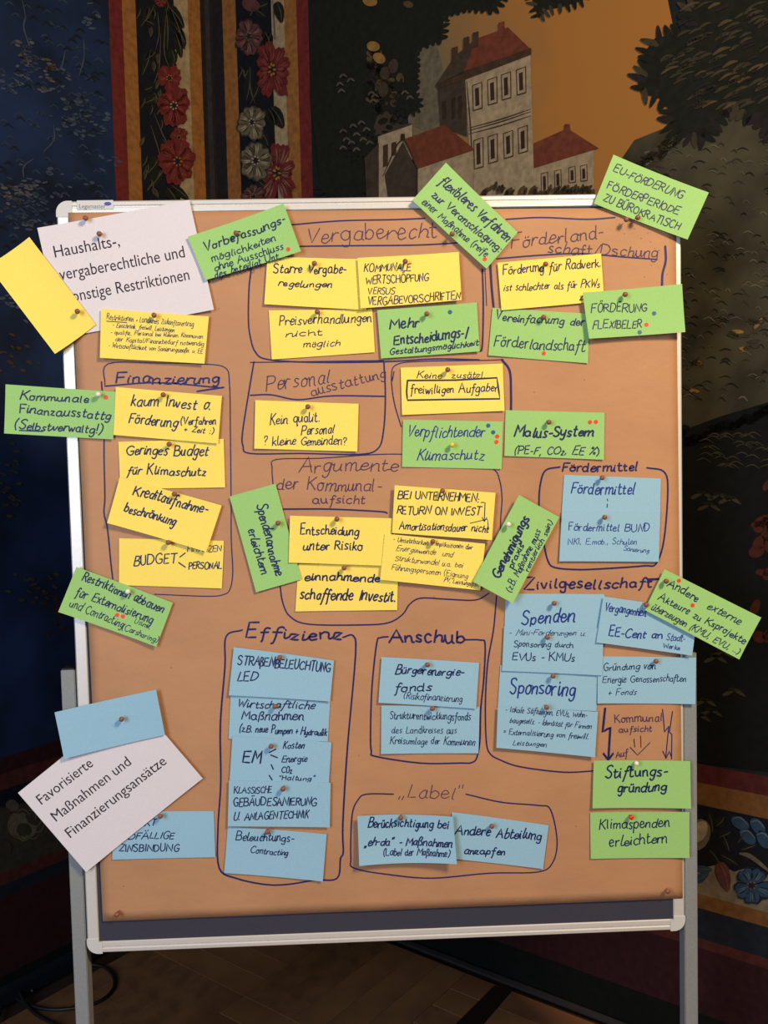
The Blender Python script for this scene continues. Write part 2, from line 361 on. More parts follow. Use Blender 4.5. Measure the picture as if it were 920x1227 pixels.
# main house
R.poly('painted_house_wall', [(525, 106), (558, 92), (560, 164), (528, 152)], P_['shade'], True, 6)
R.poly('painted_house_wall', [(558, 96), (636, 64), (641, 237), (566, 237)], P_['house'], True, 6)
R.poly('painted_roof', [(522, 103), (545, 68), (571, 47), (609, 33), (638, 61), (556, 88)], P_['roof'], True, 7)
R.poly('painted_roof_shadow_side', [(522, 103), (545, 68), (571, 47), (556, 88)], P_['shade'], True, 8)
R.poly('painted_eaves', [(522, 103), (556, 86), (637, 58), (637, 66), (558, 96), (525, 107)], P_['line'], True, 8)
for x, y in ((546, 62), (560, 50), (571, 44), (602, 32)):
    R.poly('painted_chimney', [(x-4, y+14), (x-4, y-4), (x+3, y-6), (x+3, y+12)], P_['line' if x < 600 else 'roof'], True, 9)
for x, y, h in ((572.5, 116.5, 30), (590.5, 110, 30), (607, 104, 30), (625, 98, 30), (574, 184.5, 34), (591, 179, 32), (609.5, 174, 30), (627, 168, 30)):
    R.poly('painted_window_surround', [(x-6, y-h/2+1), (x+6, y-h/2-3), (x+6.4, y+h/2-1), (x-5, y+h/2+2)], P_['line'], True, 9)
    R.poly('painted_window_surround', [(x-4.9, y-h/2+2.2), (x+4.9, y-h/2-1.6), (x+5.3, y+h/2-2.2), (x-4, y+h/2+.8)], P_['house'], True, 10)
    R.poly('painted_window', [(x-2.4, y-h/2+5.5), (x+2.2, y-h/2+3.6), (x+2.8, y+h/2-5), (x-1.8, y+h/2-3.5)], P_['pane'], True, 11)
for x in (533, 544, 552):
    R.poly('painted_window', [(x-2, 122-(x-533)*.3), (x+2, 120-(x-533)*.3), (x+2, 142-(x-533)*.1), (x-2, 144)], P_['pane'], True, 9)
for y0, y1 in ((154, 131), (157, 134), (161, 139)):
    R.stroke('painted_line', [(562, y0), (600, (y0+y1)/2+1), (637, y1)], 1.3, P_['line'], 9)
R.stroke('painted_line', [(560, 97), (565, 160), (568, 236)], 1.3, P_['line'], 9)
# side house
R.poly('painted_roof', [(640, 172), (680, 154), (718, 178), (640, 202)], P_['roof'], True, 6)
R.poly('painted_chimney', [(676, 158), (677, 149), (683, 149), (684, 160)], P_['roof'], True, 7)
R.poly('painted_house_wall', [(640, 202), (712, 180), (712, 232), (641, 237)], P_['house'], True, 5)
for x, y, h in ((653, 219, 22), (669, 215, 20), (686, 210, 18), (700, 208, 18)):
    R.poly('painted_window_surround', [(x-4.5, y-h/2), (x+4, y-h/2-2), (x+4.5, y+h/2), (x-4, y+h/2+1)], P_['line'], True, 7)
    R.poly('painted_window_surround', [(x-3.6, y-h/2+1), (x+3.1, y-h/2-1), (x+3.6, y+h/2-1), (x-3.1, y+h/2)], P_['house'], True, 8)
    R.poly('painted_window', [(x-1.8, y-h/2+4), (x+1.5, y-h/2+3), (x+2, y+h/2-3), (x-1.5, y+h/2-2)], P_['pane'], True, 9)
for i in range(60):
    x = random.uniform(572, 712); R.ell('painted_hedge', x, 231+random.uniform(-5, 4)-(3 if 585 < x < 605 else 0), 6, 2.2, -1.1+random.uniform(-.5, .5), P_[random.choice(('bush', 'bush', 'leafm'))], 12, 8)
# --- garlands
def petal(Mu, x, y, a, r0, r1, wd, m, layer, name='painted_flower'):
    """one ragged petal from the heart outwards"""
    t = Vector((math.cos(a), math.sin(a))); n_ = Vector((-t.y, t.x)); P = []
    for u, w_ in ((0, .25), (.3, .7), (.6, 1.0), (.85, .85), (1.0, .45)): P.append(Vector((x, y)) + t*(r0+(r1-r0)*u*random.uniform(.95, 1.05)) + n_*wd*w_*random.uniform(.85, 1.12))
    P.append(Vector((x, y)) + t*r1*random.uniform(.9, .97))
    for u, w_ in ((1.0, .45), (.85, .85), (.6, 1.0), (.3, .7), (0, .25)): P.append(Vector((x, y)) + t*(r0+(r1-r0)*u*random.uniform(.95, 1.05)) - n_*wd*w_*random.uniform(.85, 1.12))
    Mu.poly(name, P, P_[m], True, layer)
def flower(Mu, x, y, r, m1, m2, n=7, asp=.8, core='gold', layer=6, pw=.36):
    dk = {'fred': 'red', 'fcr': 'leafm', 'fpk': 'umber', 'fbl': 'navy'}.get(m1, 'umber')
    for k in range(n):
        a = 2*math.pi*k/n + random.uniform(-.18, .18) + .3; rr_ = r*(math.sqrt((math.cos(a)*asp)**2 + math.sin(a)**2))*random.uniform(.85, 1.08)
        petal(Mu, x, y, a, r*.08, rr_, r*pw*1.15, dk, layer)
        petal(Mu, x, y, a, r*.14, rr_*.93, r*pw*.95, m1, layer+1)
        for q in (-.16, .02, .2):
            p0 = (x+math.cos(a+q)*rr_*.34, y+math.sin(a+q)*rr_*.34); p1 = (x+math.cos(a+q*.9)*rr_*.82, y+math.sin(a+q*.9)*rr_*.82)
            Mu.stroke('painted_petal_light', [p0, ((p0[0]+p1[0])/2+.6, (p0[1]+p1[1])/2), p1], r*.035+.35, P_[m2 if q > -.1 else dk], layer+2)
    Mu.ell('painted_flower_heart', x, y, r*.19*asp, r*.17, 0, P_['umber'], layer+3)
    for k in range(7):
        a = k*.9; Mu.ell('painted_flower_heart', x+math.cos(a)*r*.2*asp, y+math.sin(a)*r*.18, r*.055, r*.04, a, P_[core], layer+4, 6)
def leaf(Mu, x0, y0, x1, y1, w, m='leafd', hl='leafg', layer=4):
    l = math.hypot(x1-x0, y1-y0)/2; a = math.atan2(y1-y0, x1-x0)
    Mu.ell('painted_leaf', (x0+x1)/2, (y0+y1)/2, l, w, a, P_[m], layer, 12, .35)
    if hl: Mu.stroke('painted_leaf_vein', [(x0, y0), ((x0+x1)/2+w*.3, (y0+y1)/2), (x1, y1)], .9, P_[hl], layer+1)
# left garland
for a in ((200, 6, 220, 34, 7), (204, 10, 221, 60, 5), (208, 30, 222, 55, 6), (210, 40, 217, 70, 5), (185, 5, 168, 32, 6), (184, 30, 172, 24, 4), (180, 60, 170, 90, 5), (186, 62, 174, 72, 5), (198, 8, 200, 60, 5), (182, 104, 172, 108, 6), (188, 116, 172, 124, 6), (190, 188, 176, 208, 7), (192, 205, 178, 226, 7), (205, 222, 226, 240, 5), (200, 225, 212, 245, 6), (205, 60, 208, 78, 6), (206, 75, 206, 85, 5)):
    leaf(L, *a, 'leafd', 'leafg')
for s_ in (((192, 40), (190, 80), (184, 100)), ((184, 136), (196, 165), (204, 176)), ((180, 150), (188, 175), (192, 190)), ((198, 20), (196, 60), (202, 82)), ((188, 14), (190, 40), (186, 60))):
    L.stroke('painted_stem', s_, 1.1, P_['leafg'], 6)
flower(L, 192, 1, 9, 'fred', 'fred2', 6)
flower(L, 202, 94, 19, 'fred', 'fred2', 5); flower(L, 207, 127, 24, 'fred', 'fred2', 8, core='fcr2', layer=10)
flower(L, 213, 165, 13, 'fred', 'fred2', 6, layer=10); flower(L, 211, 194, 27, 'fred', 'fred2', 8, layer=14)
for i in range(26):
    x = random.uniform(170, 205); y = random.choice((random.uniform(0, 75), random.uniform(130, 238), random.uniform(90, 238))); x -= max(0, (x-192))*(y > 80)
    x += y*.035-4; g_ = random.uniform(-1.2, 1.2)
    L.stroke('painted_leaf_vein', [(x, y), (x+5*math.sin(g_)+2, y+6), (x+9*math.sin(g_), y+13)], 1.0, P_['leafg'], 5)
    L.ell('painted_leaf', x+4*math.sin(g_), y+7, 6, 2.4, 1.5-g_*.6, P_['leafd' if i % 2 else 'leafm'], 4, 10, .4)
# right garland
for a in ((332, 2, 338, 28, 6), (325, 40, 312, 70, 6), (300, 80, 296, 120, 6), (312, 98, 300, 125, 5), (325, 128, 340, 154, 8), (322, 130, 330, 150, 6), (310, 155, 322, 175, 7), (289, 80, 295, 95, 3), (306, 10, 322, 4, 5), (318, 20, 300, 8, 5), (308, 215, 322, 232, 6), (318, 38, 324, 60, 6), (304, 2, 300, 20, 6)):
    leaf(R, *a, 'leafd', 'leafg')
R.poly('painted_garland_ground', [(322, 0), (328, 60), (326, 130), (330, 170), (334, 240), (312, 240), (306, 0)], P_['dark'], True, 3)
flower(R, 299, 44, 25, 'fpk', 'fpk2', 6, .6, core='fcr'); R.ell('painted_flower', 301, 6, 11, 8, .3, P_['fpk'], 5)
flower(R, 327, 84, 36, 'fred', 'fred2', 13, .42, pw=.17, layer=7)
flower(R, 303, 147, 23, 'fcr', 'fcr2', 6, .7, core='fcr2', layer=8); flower(R, 308, 193, 26, 'fcr', 'fcr2', 7, .75, core='fcr2', layer=12)
flower(R, 333, 208, 38, 'fred', 'fpk2', 13, .42, pw=.15, layer=8); flower(R, 305, 236, 15, 'fpk', 'fpk2', 7, 1.1, layer=10)
for s_ in (((286, 96), (292, 84), (294, 92), (298, 84)), ((327, 0), (329, 25), (330, 48)), ((300, 98), (302, 112), (306, 124))):
    R.stroke('painted_stem', s_, 1.2, P_['leafg'], 6)
# dado garland, right wall
R.poly('painted_garland_ground', [(835, 1045), (848, 1038), (862, 1035), (880, 1044), (900, 1038), (925, 1050), (925, 1000), (835, 1000)], P_['dark'], True, 4)
for a in ((850, 975, 854, 998, 4), (858, 990, 868, 978, 6), (862, 1003, 876, 996, 5), (850, 1018, 862, 1034, 5), (866, 1000, 874, 1020, 4), (834, 1040, 854, 1042, 4), (834, 1056, 850, 1044, 5), (884, 1010, 896, 992, 3), (864, 1024, 884, 1036, 5), (888, 1018, 906, 1012, 3)):
    leaf(R, *a, 'leafd' if a[0] > 840 else 'fbl', 'leafg', 5)
leaf(R, 862, 1032, 873, 1068, 8, 'fpk', 'fpk2', 6)
R.ell('painted_flower', 836, 1000, 15, 20, .4, P_['fcr'], 6); R.ell('painted_petal_light', 838, 996, 9, 14, .5, P_['fcr2'], 7)
for x, y, g in ((887, 986, .5), (908, 990, .9), (915, 1005, 1.1), (896, 1002, .8)):
    R.ell('painted_flower', x, y, 12, 7, g, P_['fbl'], 6); R.stroke('painted_petal_light', [(x-9, y-5), (x, y-7), (x+9, y+2)], 1.6, P_['fbl2'], 7)
flower(R, 901, 1060, 23, 'fbl', 'fbl2', 5, 1.1, core='fpk2', layer=8, pw=.42)
R.stroke('painted_stem', [(886, 1022), (900, 1026), (925, 1046)], 5, P_['fcr'], 7)
# left wall: pale shrub sprays on night blue, dado rose
def spray(Mu, x, y, n, sx, sy, m, r=(2.5, 5), layer=4):
    for i in range(n):
        Mu.ell('painted_spray', x+random.gauss(0, sx), y+random.gauss(0, sy), random.uniform(*r), random.uniform(1.0, 2.2), random.uniform(-.2, .6), P_[m], layer, 8)
for i in range(150):
    L.stroke('painted_foliage_stroke', [(x_ := random.uniform(-5, 120), y_ := random.uniform(0, 300)), (x_+5, y_-3), (x_+11, y_+2)], random.uniform(1.5, 3), P_[random.choice(('bluem', 'bluem', 'navy'))], 3)
for a in ((35, 70, 30, 7, 12, 'bluem'), (95, 130, 36, 14, 16, 'bluem'), (30, 240, 40, 20, 14, 'bluem'), (35, 70, 16, 7, 12, 'pinkg'), (16, 100, 14, 8, 7, 'blues'), (62, 95, 20, 10, 10, 'pinkg'), (60, 78, 6, 3, 4, 'bush'), (95, 130, 20, 14, 16, 'blues'), (118, 150, 12, 9, 7, 'blues'), (82, 146, 8, 5, 5, 'blues'), (108, 20, 9, 8, 9, 'blues'), (22, 228, 20, 12, 8, 'pinkg'), (35, 255, 26, 16, 12, 'blues'), (60, 212, 12, 22, 8, 'blues'), (128, 190, 6, 6, 6, 'blues'), (8, 230, 10, 6, 12, 'pinkg'), (20, 430, 14, 12, 14, 'shade'), (12, 370, 10, 8, 20, 'blues'), (14, 600, 10, 10, 14, 'leafm'), (40, 700, 20, 14, 10, 'leafm'), (66, 730, 12, 8, 12, 'ember'), (10, 560, 12, 8, 14, 'leafm')):
    spray(L, *a)
for s_ in (((26, 0), (30, 20), (28, 34), (36, 60), (34, 70)), ((100, 48), (100, 70), (94, 92)), ((64, 150), (64, 168), (52, 182)), ((40, 190), (28, 200), (28, 214)), ((78, 60), (74, 78), (70, 84))):
    L.stroke('painted_stem', s_, 1.8, P_['blues'], 4)
for x, y, r, m in ((34, 985, 26, 'shade'), (26, 990, 18, 'fcr'), (42, 978, 12, 'shade'), (28, 994, 9, 'leafm'), (4, 1015, 10, 'shade'), (4, 975, 9, 'leafm'), (14, 965, 8, 'leafg')):
    L.ell('painted_rose', x, y, r, r*.9, .3, P_[m], {26: 4, 18: 5, 12: 6, 9: 7}.get(r, 6))
for k in range(9):
    a = k*.7; L.stroke('painted_petal_light', [(30+math.cos(a)*22, 988+math.sin(a)*18), (30+math.cos(a+.4)*20, 988+math.sin(a+.4)*19), (30+math.cos(a+.9)*14, 988+math.sin(a+.9)*12)], 1.6, P_['fcr'], 8)
R.flush(); L.flush()

# skirting strip along the right wall and a plain one along the left wall
def skirting(name, d, s0, s1, h, t, m):
    n = Vector((-d.y, d.x, 0)); n = n if n.dot(CAM - CORNER) > 0 else -n
    vs = []
    for s in (s0, s1):
        for off, z in ((.009, 0), (t, 0), (t, h*.7), (t*.55, h), (.009, h)):
            p = CORNER + d*s + n*off; vs.append((p.x, p.y, z))
    fs = [(i, (i+1) % 5, 5+(i+1) % 5, 5+i) for i in range(5)] + [(4, 3, 2, 1, 0), (5, 6, 7, 8, 9)]
    return tag(mesh(name, vs, fs, m), kind='structure')
skirting('baseboard_right', DR, .03, 3.3, .010, .024, M['duct'])
skirting('baseboard_left', DL, .03, 2.5, .05, .025, P_['dark'])
# parquet: square panels laid with the walls, five planks each, alternate ways
plank_m = [mat('oak_plank_dark', (122, 86, 52), .5, .3, rgb2=(98, 68, 42), nscale=6, stretch=(3, 3, 3), bump=.1, bscale=60),
           mat('oak_plank_brown', (132, 92, 56), .5, .3, rgb2=(106, 74, 44), nscale=6, bump=.1, bscale=60),
           mat('oak_plank_reddish', (126, 84, 52), .5, .3, rgb2=(98, 66, 42), nscale=6, bump=.1, bscale=60)]
pl_mesh = {}
NX = Vector((DL.x, DL.y, 0)); cell = .44
for k, m in enumerate(plank_m):
    for o_ in (0, 1):
        b = box_bm(-cell/2+.0008, cell/2-.0008, -cell/10+.0008, cell/10-.0008, -.012, 0, .0012, 1)
        me = bpy.data.meshes.new('plank'); b.to_mesh(me); b.free(); me.materials.append(m); pl_mesh[(k, o_)] = me
angR = math.atan2(DR.y, DR.x)
for i in range(7):
    for j in range(8):
        for k in range(5):
            s_ = .08 + cell*(i+.5); t_ = .04 + cell*(j+.5); off = (k-2)*cell/5; vert = (i+j) % 2
            if vert: s_ += off
            else: t_ += off
            p = CORNER + DR*s_ + DL*t_
            o = bpy.data.objects.new('plank', pl_mesh[(random.randrange(3), vert)]); COL.objects.link(o)
            o.location = (p.x, p.y, random.uniform(-.0006, .0)); o.rotation_euler = (0, 0, angR + (math.pi/2 if vert else 0)); o.parent = floor
# dark inlaid strip
q = [on_floor(*p) for p in ((592, 1182), (614, 1187), (560, 1250), (524, 1250))]
vs = [(p.x, p.y, 0.0004) for p in q] + [(p.x, p.y, 0.0026) for p in q]
mesh('dark_inlay_strip', vs, [(3, 2, 1, 0), (4, 5, 6, 7), (0, 1, 5, 4), (1, 2, 6, 5), (2, 3, 7, 6), (3, 0, 4, 7)], mat('bog_oak', (30, 20, 16), .5, .3, noise=.1), floor)
# cables on the floor, left
def cable(pts, r, label):
    P = [];
    for p in pts:
        g = on_floor(p[0], p[1]); P.append(Vector((g.x, g.y, r+.001+(p[2] if len(p) > 2 else 0))))
    vs, fs = tube(spline(P, 8), r)
    return tag(mesh('cable', vs, fs, M['cable'], smooth=True), label, 'cable', None)
cable([(40, 1190), (24, 1182), (22, 1200), (60, 1212), (110, 1206), (134, 1190), (136, 1172), (122, 1160), (90, 1158), (60, 1164), (30, 1178, .012), (24, 1196, .012), (40, 1215), (76, 1235)], .0045, 'black cable looped in a wide ring around the left stand leg')
cable([(-10, 1204), (6, 1178), (40, 1162), (70, 1152), (100, 1146)], .006, 'thick black cable along the foot of the left wall')
cable([(50, 1110+45), (34, 1160), (18, 1176), (6, 1198), (-4, 1230)], .004, 'thin black cable curving towards the bottom left corner')

# ------------------------------------------------------------------ the pinboard on its stand
X0, X1, Z1, Z0 = -.6, .6, 1.95, .48
RW = .0235                                  # rail width
board = empty('pinboard', (0, .02, 0)); tag(board, 'large aluminium framed pinboard on two grey legs, covered with brown paper and cards', 'pinboard')
def part(name, bm, m, parent=board, smooth=False):
    o = bm_obj(name, bm, m, None, smooth)
    base = parent
    o.parent = base; o.matrix_parent_inverse = Matrix.Translation(-Vector((0, .02, 0)))
    return o
part('felt_panel', box_bm(X0+.015, X1-.015, .003, .016, Z0+.015, Z1-.015), M['felt'])
part('back_panel', box_bm(X0+.012, X1-.012, .016, .022, Z0+.012, Z1-.012), M['capm'])
def rail(x0, x1, z0, z1, horiz):
    bm = bmesh.new()
    # profiled rail: a raised outer bead, a shallow groove and an inner lip
    if horiz: prof = [(0, .024), (0, .004), (.003, 0), (.009, -.0005), (.0105, .0015), (.0125, .0015), (.014, 0), (.022, 0), (RW, .002), (RW, .024)]
    else: prof = [(0, .024), (0, .004), (.003, 0), (.014, 0), (.022, 0), (RW, .002), (RW, .024)]
    ends = []
    for e in (0, 1):
        ring = []
        for w, y in prof:
            if horiz == 'top': v = (x0 if e == 0 else x1, y, z1-w)
            elif horiz == 'bottom': v = (x0 if e == 0 else x1, y, z0+w)
            elif horiz is None: v = (x0+w, y, z0 if e == 0 else z1)
            else: v = (x1-w, y, z0 if e == 0 else z1)
            ring.append(bm.verts.new(v))
        ends.append(ring)
    n = len(prof)
    for i in range(n): bm.faces.new((ends[0][i], ends[0][(i+1) % n], ends[1][(i+1) % n], ends[1][i]))
    bm.faces.new(ends[0]); bm.faces.new(ends[1]); bmesh.ops.recalc_face_normals(bm, faces=bm.faces[:]); return bm
cc = .03
part('top_rail', rail(X0+cc, X1-cc, 0, Z1, 'top'), M['alu'])
part('bottom_rail', rail(X0+cc, X1-cc, Z0, 0, 'bottom'), M['alu'])
part('side_rail', rail(X0, 0, Z0+cc, Z1-cc, None), M['alu'])
part('side_rail', rail(0, X1, Z0+cc, Z1-cc, False), M['alu'])
def cap(cx, cz, sx, sz):
    bm = bmesh.new(); r = .022
    out = [(0, RW), (0, cc)]; 
    pts = [(RW, cc), (RW, RW), (cc, RW), (cc, 0)]
    arc = [(r - r*math.sin(a), r - r*math.cos(a)) for a in [math.pi/2*k/8 for k in range(9)]]
    pts = pts + arc + [(0, cc)]
    f0 = [bm.verts.new((cx+sx*a, -.0012, cz+sz*b)) for a, b in pts]; f1 = [bm.verts.new((cx+sx*a, .0245, cz+sz*b)) for a, b in pts]
    n = len(pts)
    for i in range(n): bm.faces.new((f0[i], f0[(i+1) % n], f1[(i+1) % n], f1[i]))
    bm.faces.new(f0); bm.faces.new(f1); bmesh.ops.recalc_face_normals(bm, faces=bm.faces[:]); return bm
for cx, cz, sx, sz in ((X0, Z1, 1, -1), (X1, Z1, -1, -1), (X0, Z0, 1, 1), (X1, Z0, -1, 1)):
    part('corner_cap', cap(cx, cz, sx, sz), M['capm'])
# legs: square steel tubes beside the frame; each leg with foot bar, glide and clamp knob
def leg(xa, xb, ztop):
    l = part('leg', box_bm(xa, xb, .004, .034, .03, ztop, .0015), M['legm'])
    def sub(name, bm, m):
        o = bm_obj(name, bm, m); o.parent = l; o.matrix_parent_inverse = Matrix.Identity(4); return o
    xm = (xa+xb)/2
    sub('foot_bar', box_bm(xm-.016, xm+.016, -.28, .32, .012, .034, .004), M['legm'])
    for y in (-.26, .30): 
        vs, fs = lathe([(.012, 0), (.014, .004), (.012, .012)]); vs = [(xm+a, y+b, c) for a, b, c in vs]
        o = mesh('glide', vs, fs, M['cable'], l)
    sub('top_plug', box_bm(xa+.001, xb-.001, .005, .033, ztop, ztop+.003, .001), M['cable'])
    return l
pL = on_board(84, 803, .004); pR = on_board(826, 782, .004)
lg = leg(X0-.0305, X0-.0035, pL.y); lg2 = leg(X1+.0005, X1+.0275, pR.y)

# ------------------------------------------------------------------ handwriting: single-stroke letters laid as thin ink ribbons
G = {}
def g(ch, w, *st): G[ch] = (w, [(s[0] == '~', [tuple(map(float, p.split(','))) for p in s.lstrip('~').split()]) for s in st])
g('A', 7, '0,0 3.4,10 7,0', '1.3,3.8 5.9,4'); g('B', 5.6, '0,0 .3,10', '~0.3,10 4,9.8 5,7.8 3.6,5.6 .2,5.2', '~.2,5.2 4.6,5 5.8,2.6 4.2,.3 0,0')
g('C', 6, '~6,8.4 4,10 1.5,8.6 0,5 1.4,1.2 3.8,0 6,1.5'); g('D', 6.2, '0,0 .3,10', '~.3,10 4.4,9 6.2,5.2 4,.8 0,0')
g('E', 5.2, '5,10 .2,9.8 0,0 5.2,.2', '.2,5.2 4.3,5.4'); g('F', 5, '5.4,10 .2,9.8 0,0', '.2,5.2 4,5.4')
g('G', 6.2, '~6,8.6 4,10 1.4,8.6 0,5 1.5,1 4,0 6,1.6 6.2,4.4', '3.6,4.3 6.4,4.4'); g('H', 5.8, '0,0 .3,10', '5.8,0 5.6,10', '.1,5.2 5.7,5.3')
g('I', .8, '.4,0 .4,10'); g('J', 4, '~4,10 4,3 3,.4 1,0 0,1.6'); g('K', 5.4, '0,0 .2,10', '5.2,10 .2,4.4', '1.6,5.6 5.6,0')
g('L', 4.6, '.3,10 0,0 4.8,.2'); g('M', 7.4, '0,0 .8,10 3.8,3.4 6.8,10 7.6,0'); g('N', 6, '0,0 .4,10 5.6,.2 6,10')
g('O', 6.6, '~3.3,10 1,8.5 0,5 1,1.3 3.3,0 5.6,1.3 6.6,5 5.6,8.6 3.3,10'); g('P', 5, '0,0 .3,10', '~.3,10 4,9.9 5.2,7.8 4,5.4 .2,4.8')
g('Q', 6.6, '~3.3,10 1,8.5 0,5 1,1.3 3.3,0 5.6,1.3 6.6,5 5.6,8.6 3.3,10', '4,3 7,-1'); g('R', 5.6, '0,0 .3,10', '~.3,10 4,9.9 5.2,7.8 4,5.6 .2,5', '2.2,5 5.8,0')
g('S', 5.2, '~5.2,8.6 3.6,10 1,9.2 .6,7 2.8,5.4 5,3.6 4.6,1 2.4,0 0,1.4'); g('T', 5.6, '0,9.9 5.8,10', '2.9,10 2.7,0')
g('U', 5.6, '~0,10 0,3 1.4,.2 3.6,.2 5.4,3 5.6,10'); g('V', 5.8, '0,10 2.6,0 6,10'); g('W', 8, '0,10 1.8,0 4,7.5 6,0 8.2,10')
g('X', 5.6, '0,10 5.6,0', '5.6,10 0,0'); g('Y', 5.6, '0,10 2.8,5 5.8,10', '2.8,5 2.6,0'); g('Z', 5.4, '.3,10 5.4,10 0,0 5.6,.2')
g('a', 4.2, '~4,5.2 2.2,6 .3,4.4 .2,1.4 1.8,0 3.6,1.4 4,5', '~4,5.6 3.9,1.4 4.8,0'); g('b', 4, '~.4,10 0,1 .2,.4 2.4,0 4,2.4 3.6,5 1.8,5.8 .2,4')
g('c', 3.4, '~3.6,5 2,6 .2,4.2 .2,1.4 1.8,0 3.6,1'); g('d', 4.2, '~3.8,5.2 2.2,6 .3,4.4 .2,1.4 1.8,0 3.6,1.4 4.2,5', '~4.5,10 4.2,4 4,.4 4.8,0')
g('e', 3.6, '~.2,3 3.4,3.6 3.2,5.4 1.6,6 .2,4 .3,1.2 1.8,0 3.8,1'); g('f', 3.2, '~4,9 3,10 1.8,8.6 1.4,2 .8,-3.4 0,-3.8', '~0,5.4 3.4,5.6')
g('g', 4.2, '~4,5.2 2.2,6 .3,4.4 .2,1.6 1.8,.4 3.6,1.8 4,5', '~4.1,5.8 4,-1 3,-3.8 1,-3.6 .4,-2.4'); g('h', 4, '~.4,10 0,0', '~.1,3.4 1.8,5.8 3.4,5.4 3.8,3 3.8,.6 4.6,0')
g('i', 1.2, '~.4,5.8 .3,1 .9,0', '.6,7.8 .7,8.4'); g('j', 1.8, '~1.2,5.8 1.1,-2 .2,-3.8 -.8,-3.2', '1.3,7.8 1.4,8.4'); g('k', 3.8, '~.4,10 0,0', '~3.4,6 .4,2.8 1.8,2.6 4,0')
g('l', 1.5, '~.6,10 .2,1.4 1.2,0'); g('m', 6.6, '~0,5.8 .2,0', '~.2,3.8 1.6,5.9 3,5 3.1,0', '~3.1,3.8 4.6,5.9 6,5 6.1,.8 6.9,0'); g('n', 4.2, '~0,5.8 .2,0', '~.2,3.6 1.8,5.9 3.5,5.2 3.7,.8 4.5,0')
g('o', 4, '~2,6 .3,4.6 .1,1.4 1.8,0 3.6,1.2 3.8,4.4 2,6 3,5.4 4.4,5.6'); g('p', 4, '~.3,5.8 0,-3.8', '~.1,3.6 1.8,5.9 3.8,4.6 3.6,1.4 2,.1 .2,1.4'); g('q', 4, '~3.8,5.2 2,6 .3,4.4 .3,1.6 1.8,.2 3.6,1.6', '~4,5.8 3.8,-3.8 4.8,-3')
g('r', 3, '~0,5.8 .2,0', '~.2,3.4 1.4,5.6 3,5.6'); g('s', 3.2, '~3.2,5.4 1.6,6 .4,4.8 1.4,3.2 3,1.8 2.2,.1 0,.5'); g('t', 3, '~1.2,9 .9,1.2 2,0 3.2,.8', '0,5.9 3,6.1')
g('u', 4.2, '~0,5.8 .1,1.4 1.6,0 3.2,1.4 3.8,5.8', '~3.8,5.8 3.8,1 4.7,0'); g('v', 3.6, '~0,5.8 1.6,0 3.6,5.8'); g('w', 5.6, '~0,5.8 1.2,.2 2.7,4.8 4.2,.2 5.8,5.8')
g('x', 3.6, '~0,5.8 3.8,0', '~3.6,5.8 -.2,0'); g('y', 4, '~0,5.8 .2,2 2,.6 3.8,2.6', '~4,5.8 3.6,-1.6 2,-3.8 .2,-3'); g('z', 3.6, '0,5.7 3.4,5.8 0,.1 3.8,0')
g('ß', 4, '~0,-3 .6,7 2,9.8 3.8,8.8 3.2,6 2,5.2 4,3.4 3.8,.8 1.8,0'); g('0', 5, '~2.5,10 .4,7.5 .4,2.5 2.5,0 4.6,2.5 4.6,7.5 2.5,10'); g('2', 3, '~0,4.4 1.4,5.4 2.6,4 0,-.8 3,-.8')
g('3', 4.2, '0,10 4,10 1.8,6', '~1.8,6 4.2,4.6 3.4,.8 0,.4'); g('?', 4, '~0,7.6 1.4,10 4,9 3.4,6.4 1.8,4.8 1.8,3', '1.8,.4 1.9,0'); g('!', 1.4, '.6,10 .5,3', '.5,.5 .6,0')
g('.', 1.2, '.3,.5 .6,0'); g(',', 1.4, '.8,.8 .1,-1.6'); g(':', 1.4, '.5,5 .6,4.4', '.4,.8 .5,.2'); g('-', 3, '.3,3.6 2.8,3.8'); g('+', 4.2, '2,5.6 2,1', '0,3.2 4.2,3.4')
g('=', 4, '0,4.4 4,4.6', '0,2.4 4,2.5'); g('(', 2.2, '~2.2,10.5 .2,7 .1,2.5 1.6,-1.5'); g(')', 2.2, '~0,10.5 2,7.4 2,2.5 .2,-1.5'); g('/', 3, '0,-1 3.2,10.5')
g('%', 5, '0,0 5,10', '~.8,9.6 0,8.4 1,7.4 1.8,8.4 .8,9.6', '~4,3 3.2,1.6 4.2,.4 5,1.8 4,3'); g('"', 2.6, '.4,10.4 .2,8', '2,10.6 1.8,8.2'); g('„', 2.6, '.6,1.2 0,-1.2', '2.4,1.2 1.8,-1.2'); g('&', 4.5, '~4.4,0 .8,6 1.8,8 2.8,6 .2,2 1.6,0 4,3')
g('>', 3.4, '0,3.4 3.4,3.4', '2.2,5 3.4,3.4 2.2,2')
for a, b in (('Ä', 'A'), ('Ö', 'O'), ('Ü', 'U')):
    w, s = G[b]; G[a] = (w, s + [(False, [(w*.3, 11.4), (w*.3+.3, 12.4)]), (False, [(w*.65, 11.6), (w*.65+.3, 12.6)])])
for a, b in (('ä', 'a'), ('ö', 'o'), ('ü', 'u')):
    w, s = G[b]; G[a] = (w, s + [(False, [(w*.25, 7.6), (w*.25+.2, 8.6)]), (False, [(w*.7, 7.8), (w*.7+.2, 8.8)])])
JOIN_TO = set('imnruvwepjyz'); JOIN_FROM = set('acdehiklmnutrszgy')
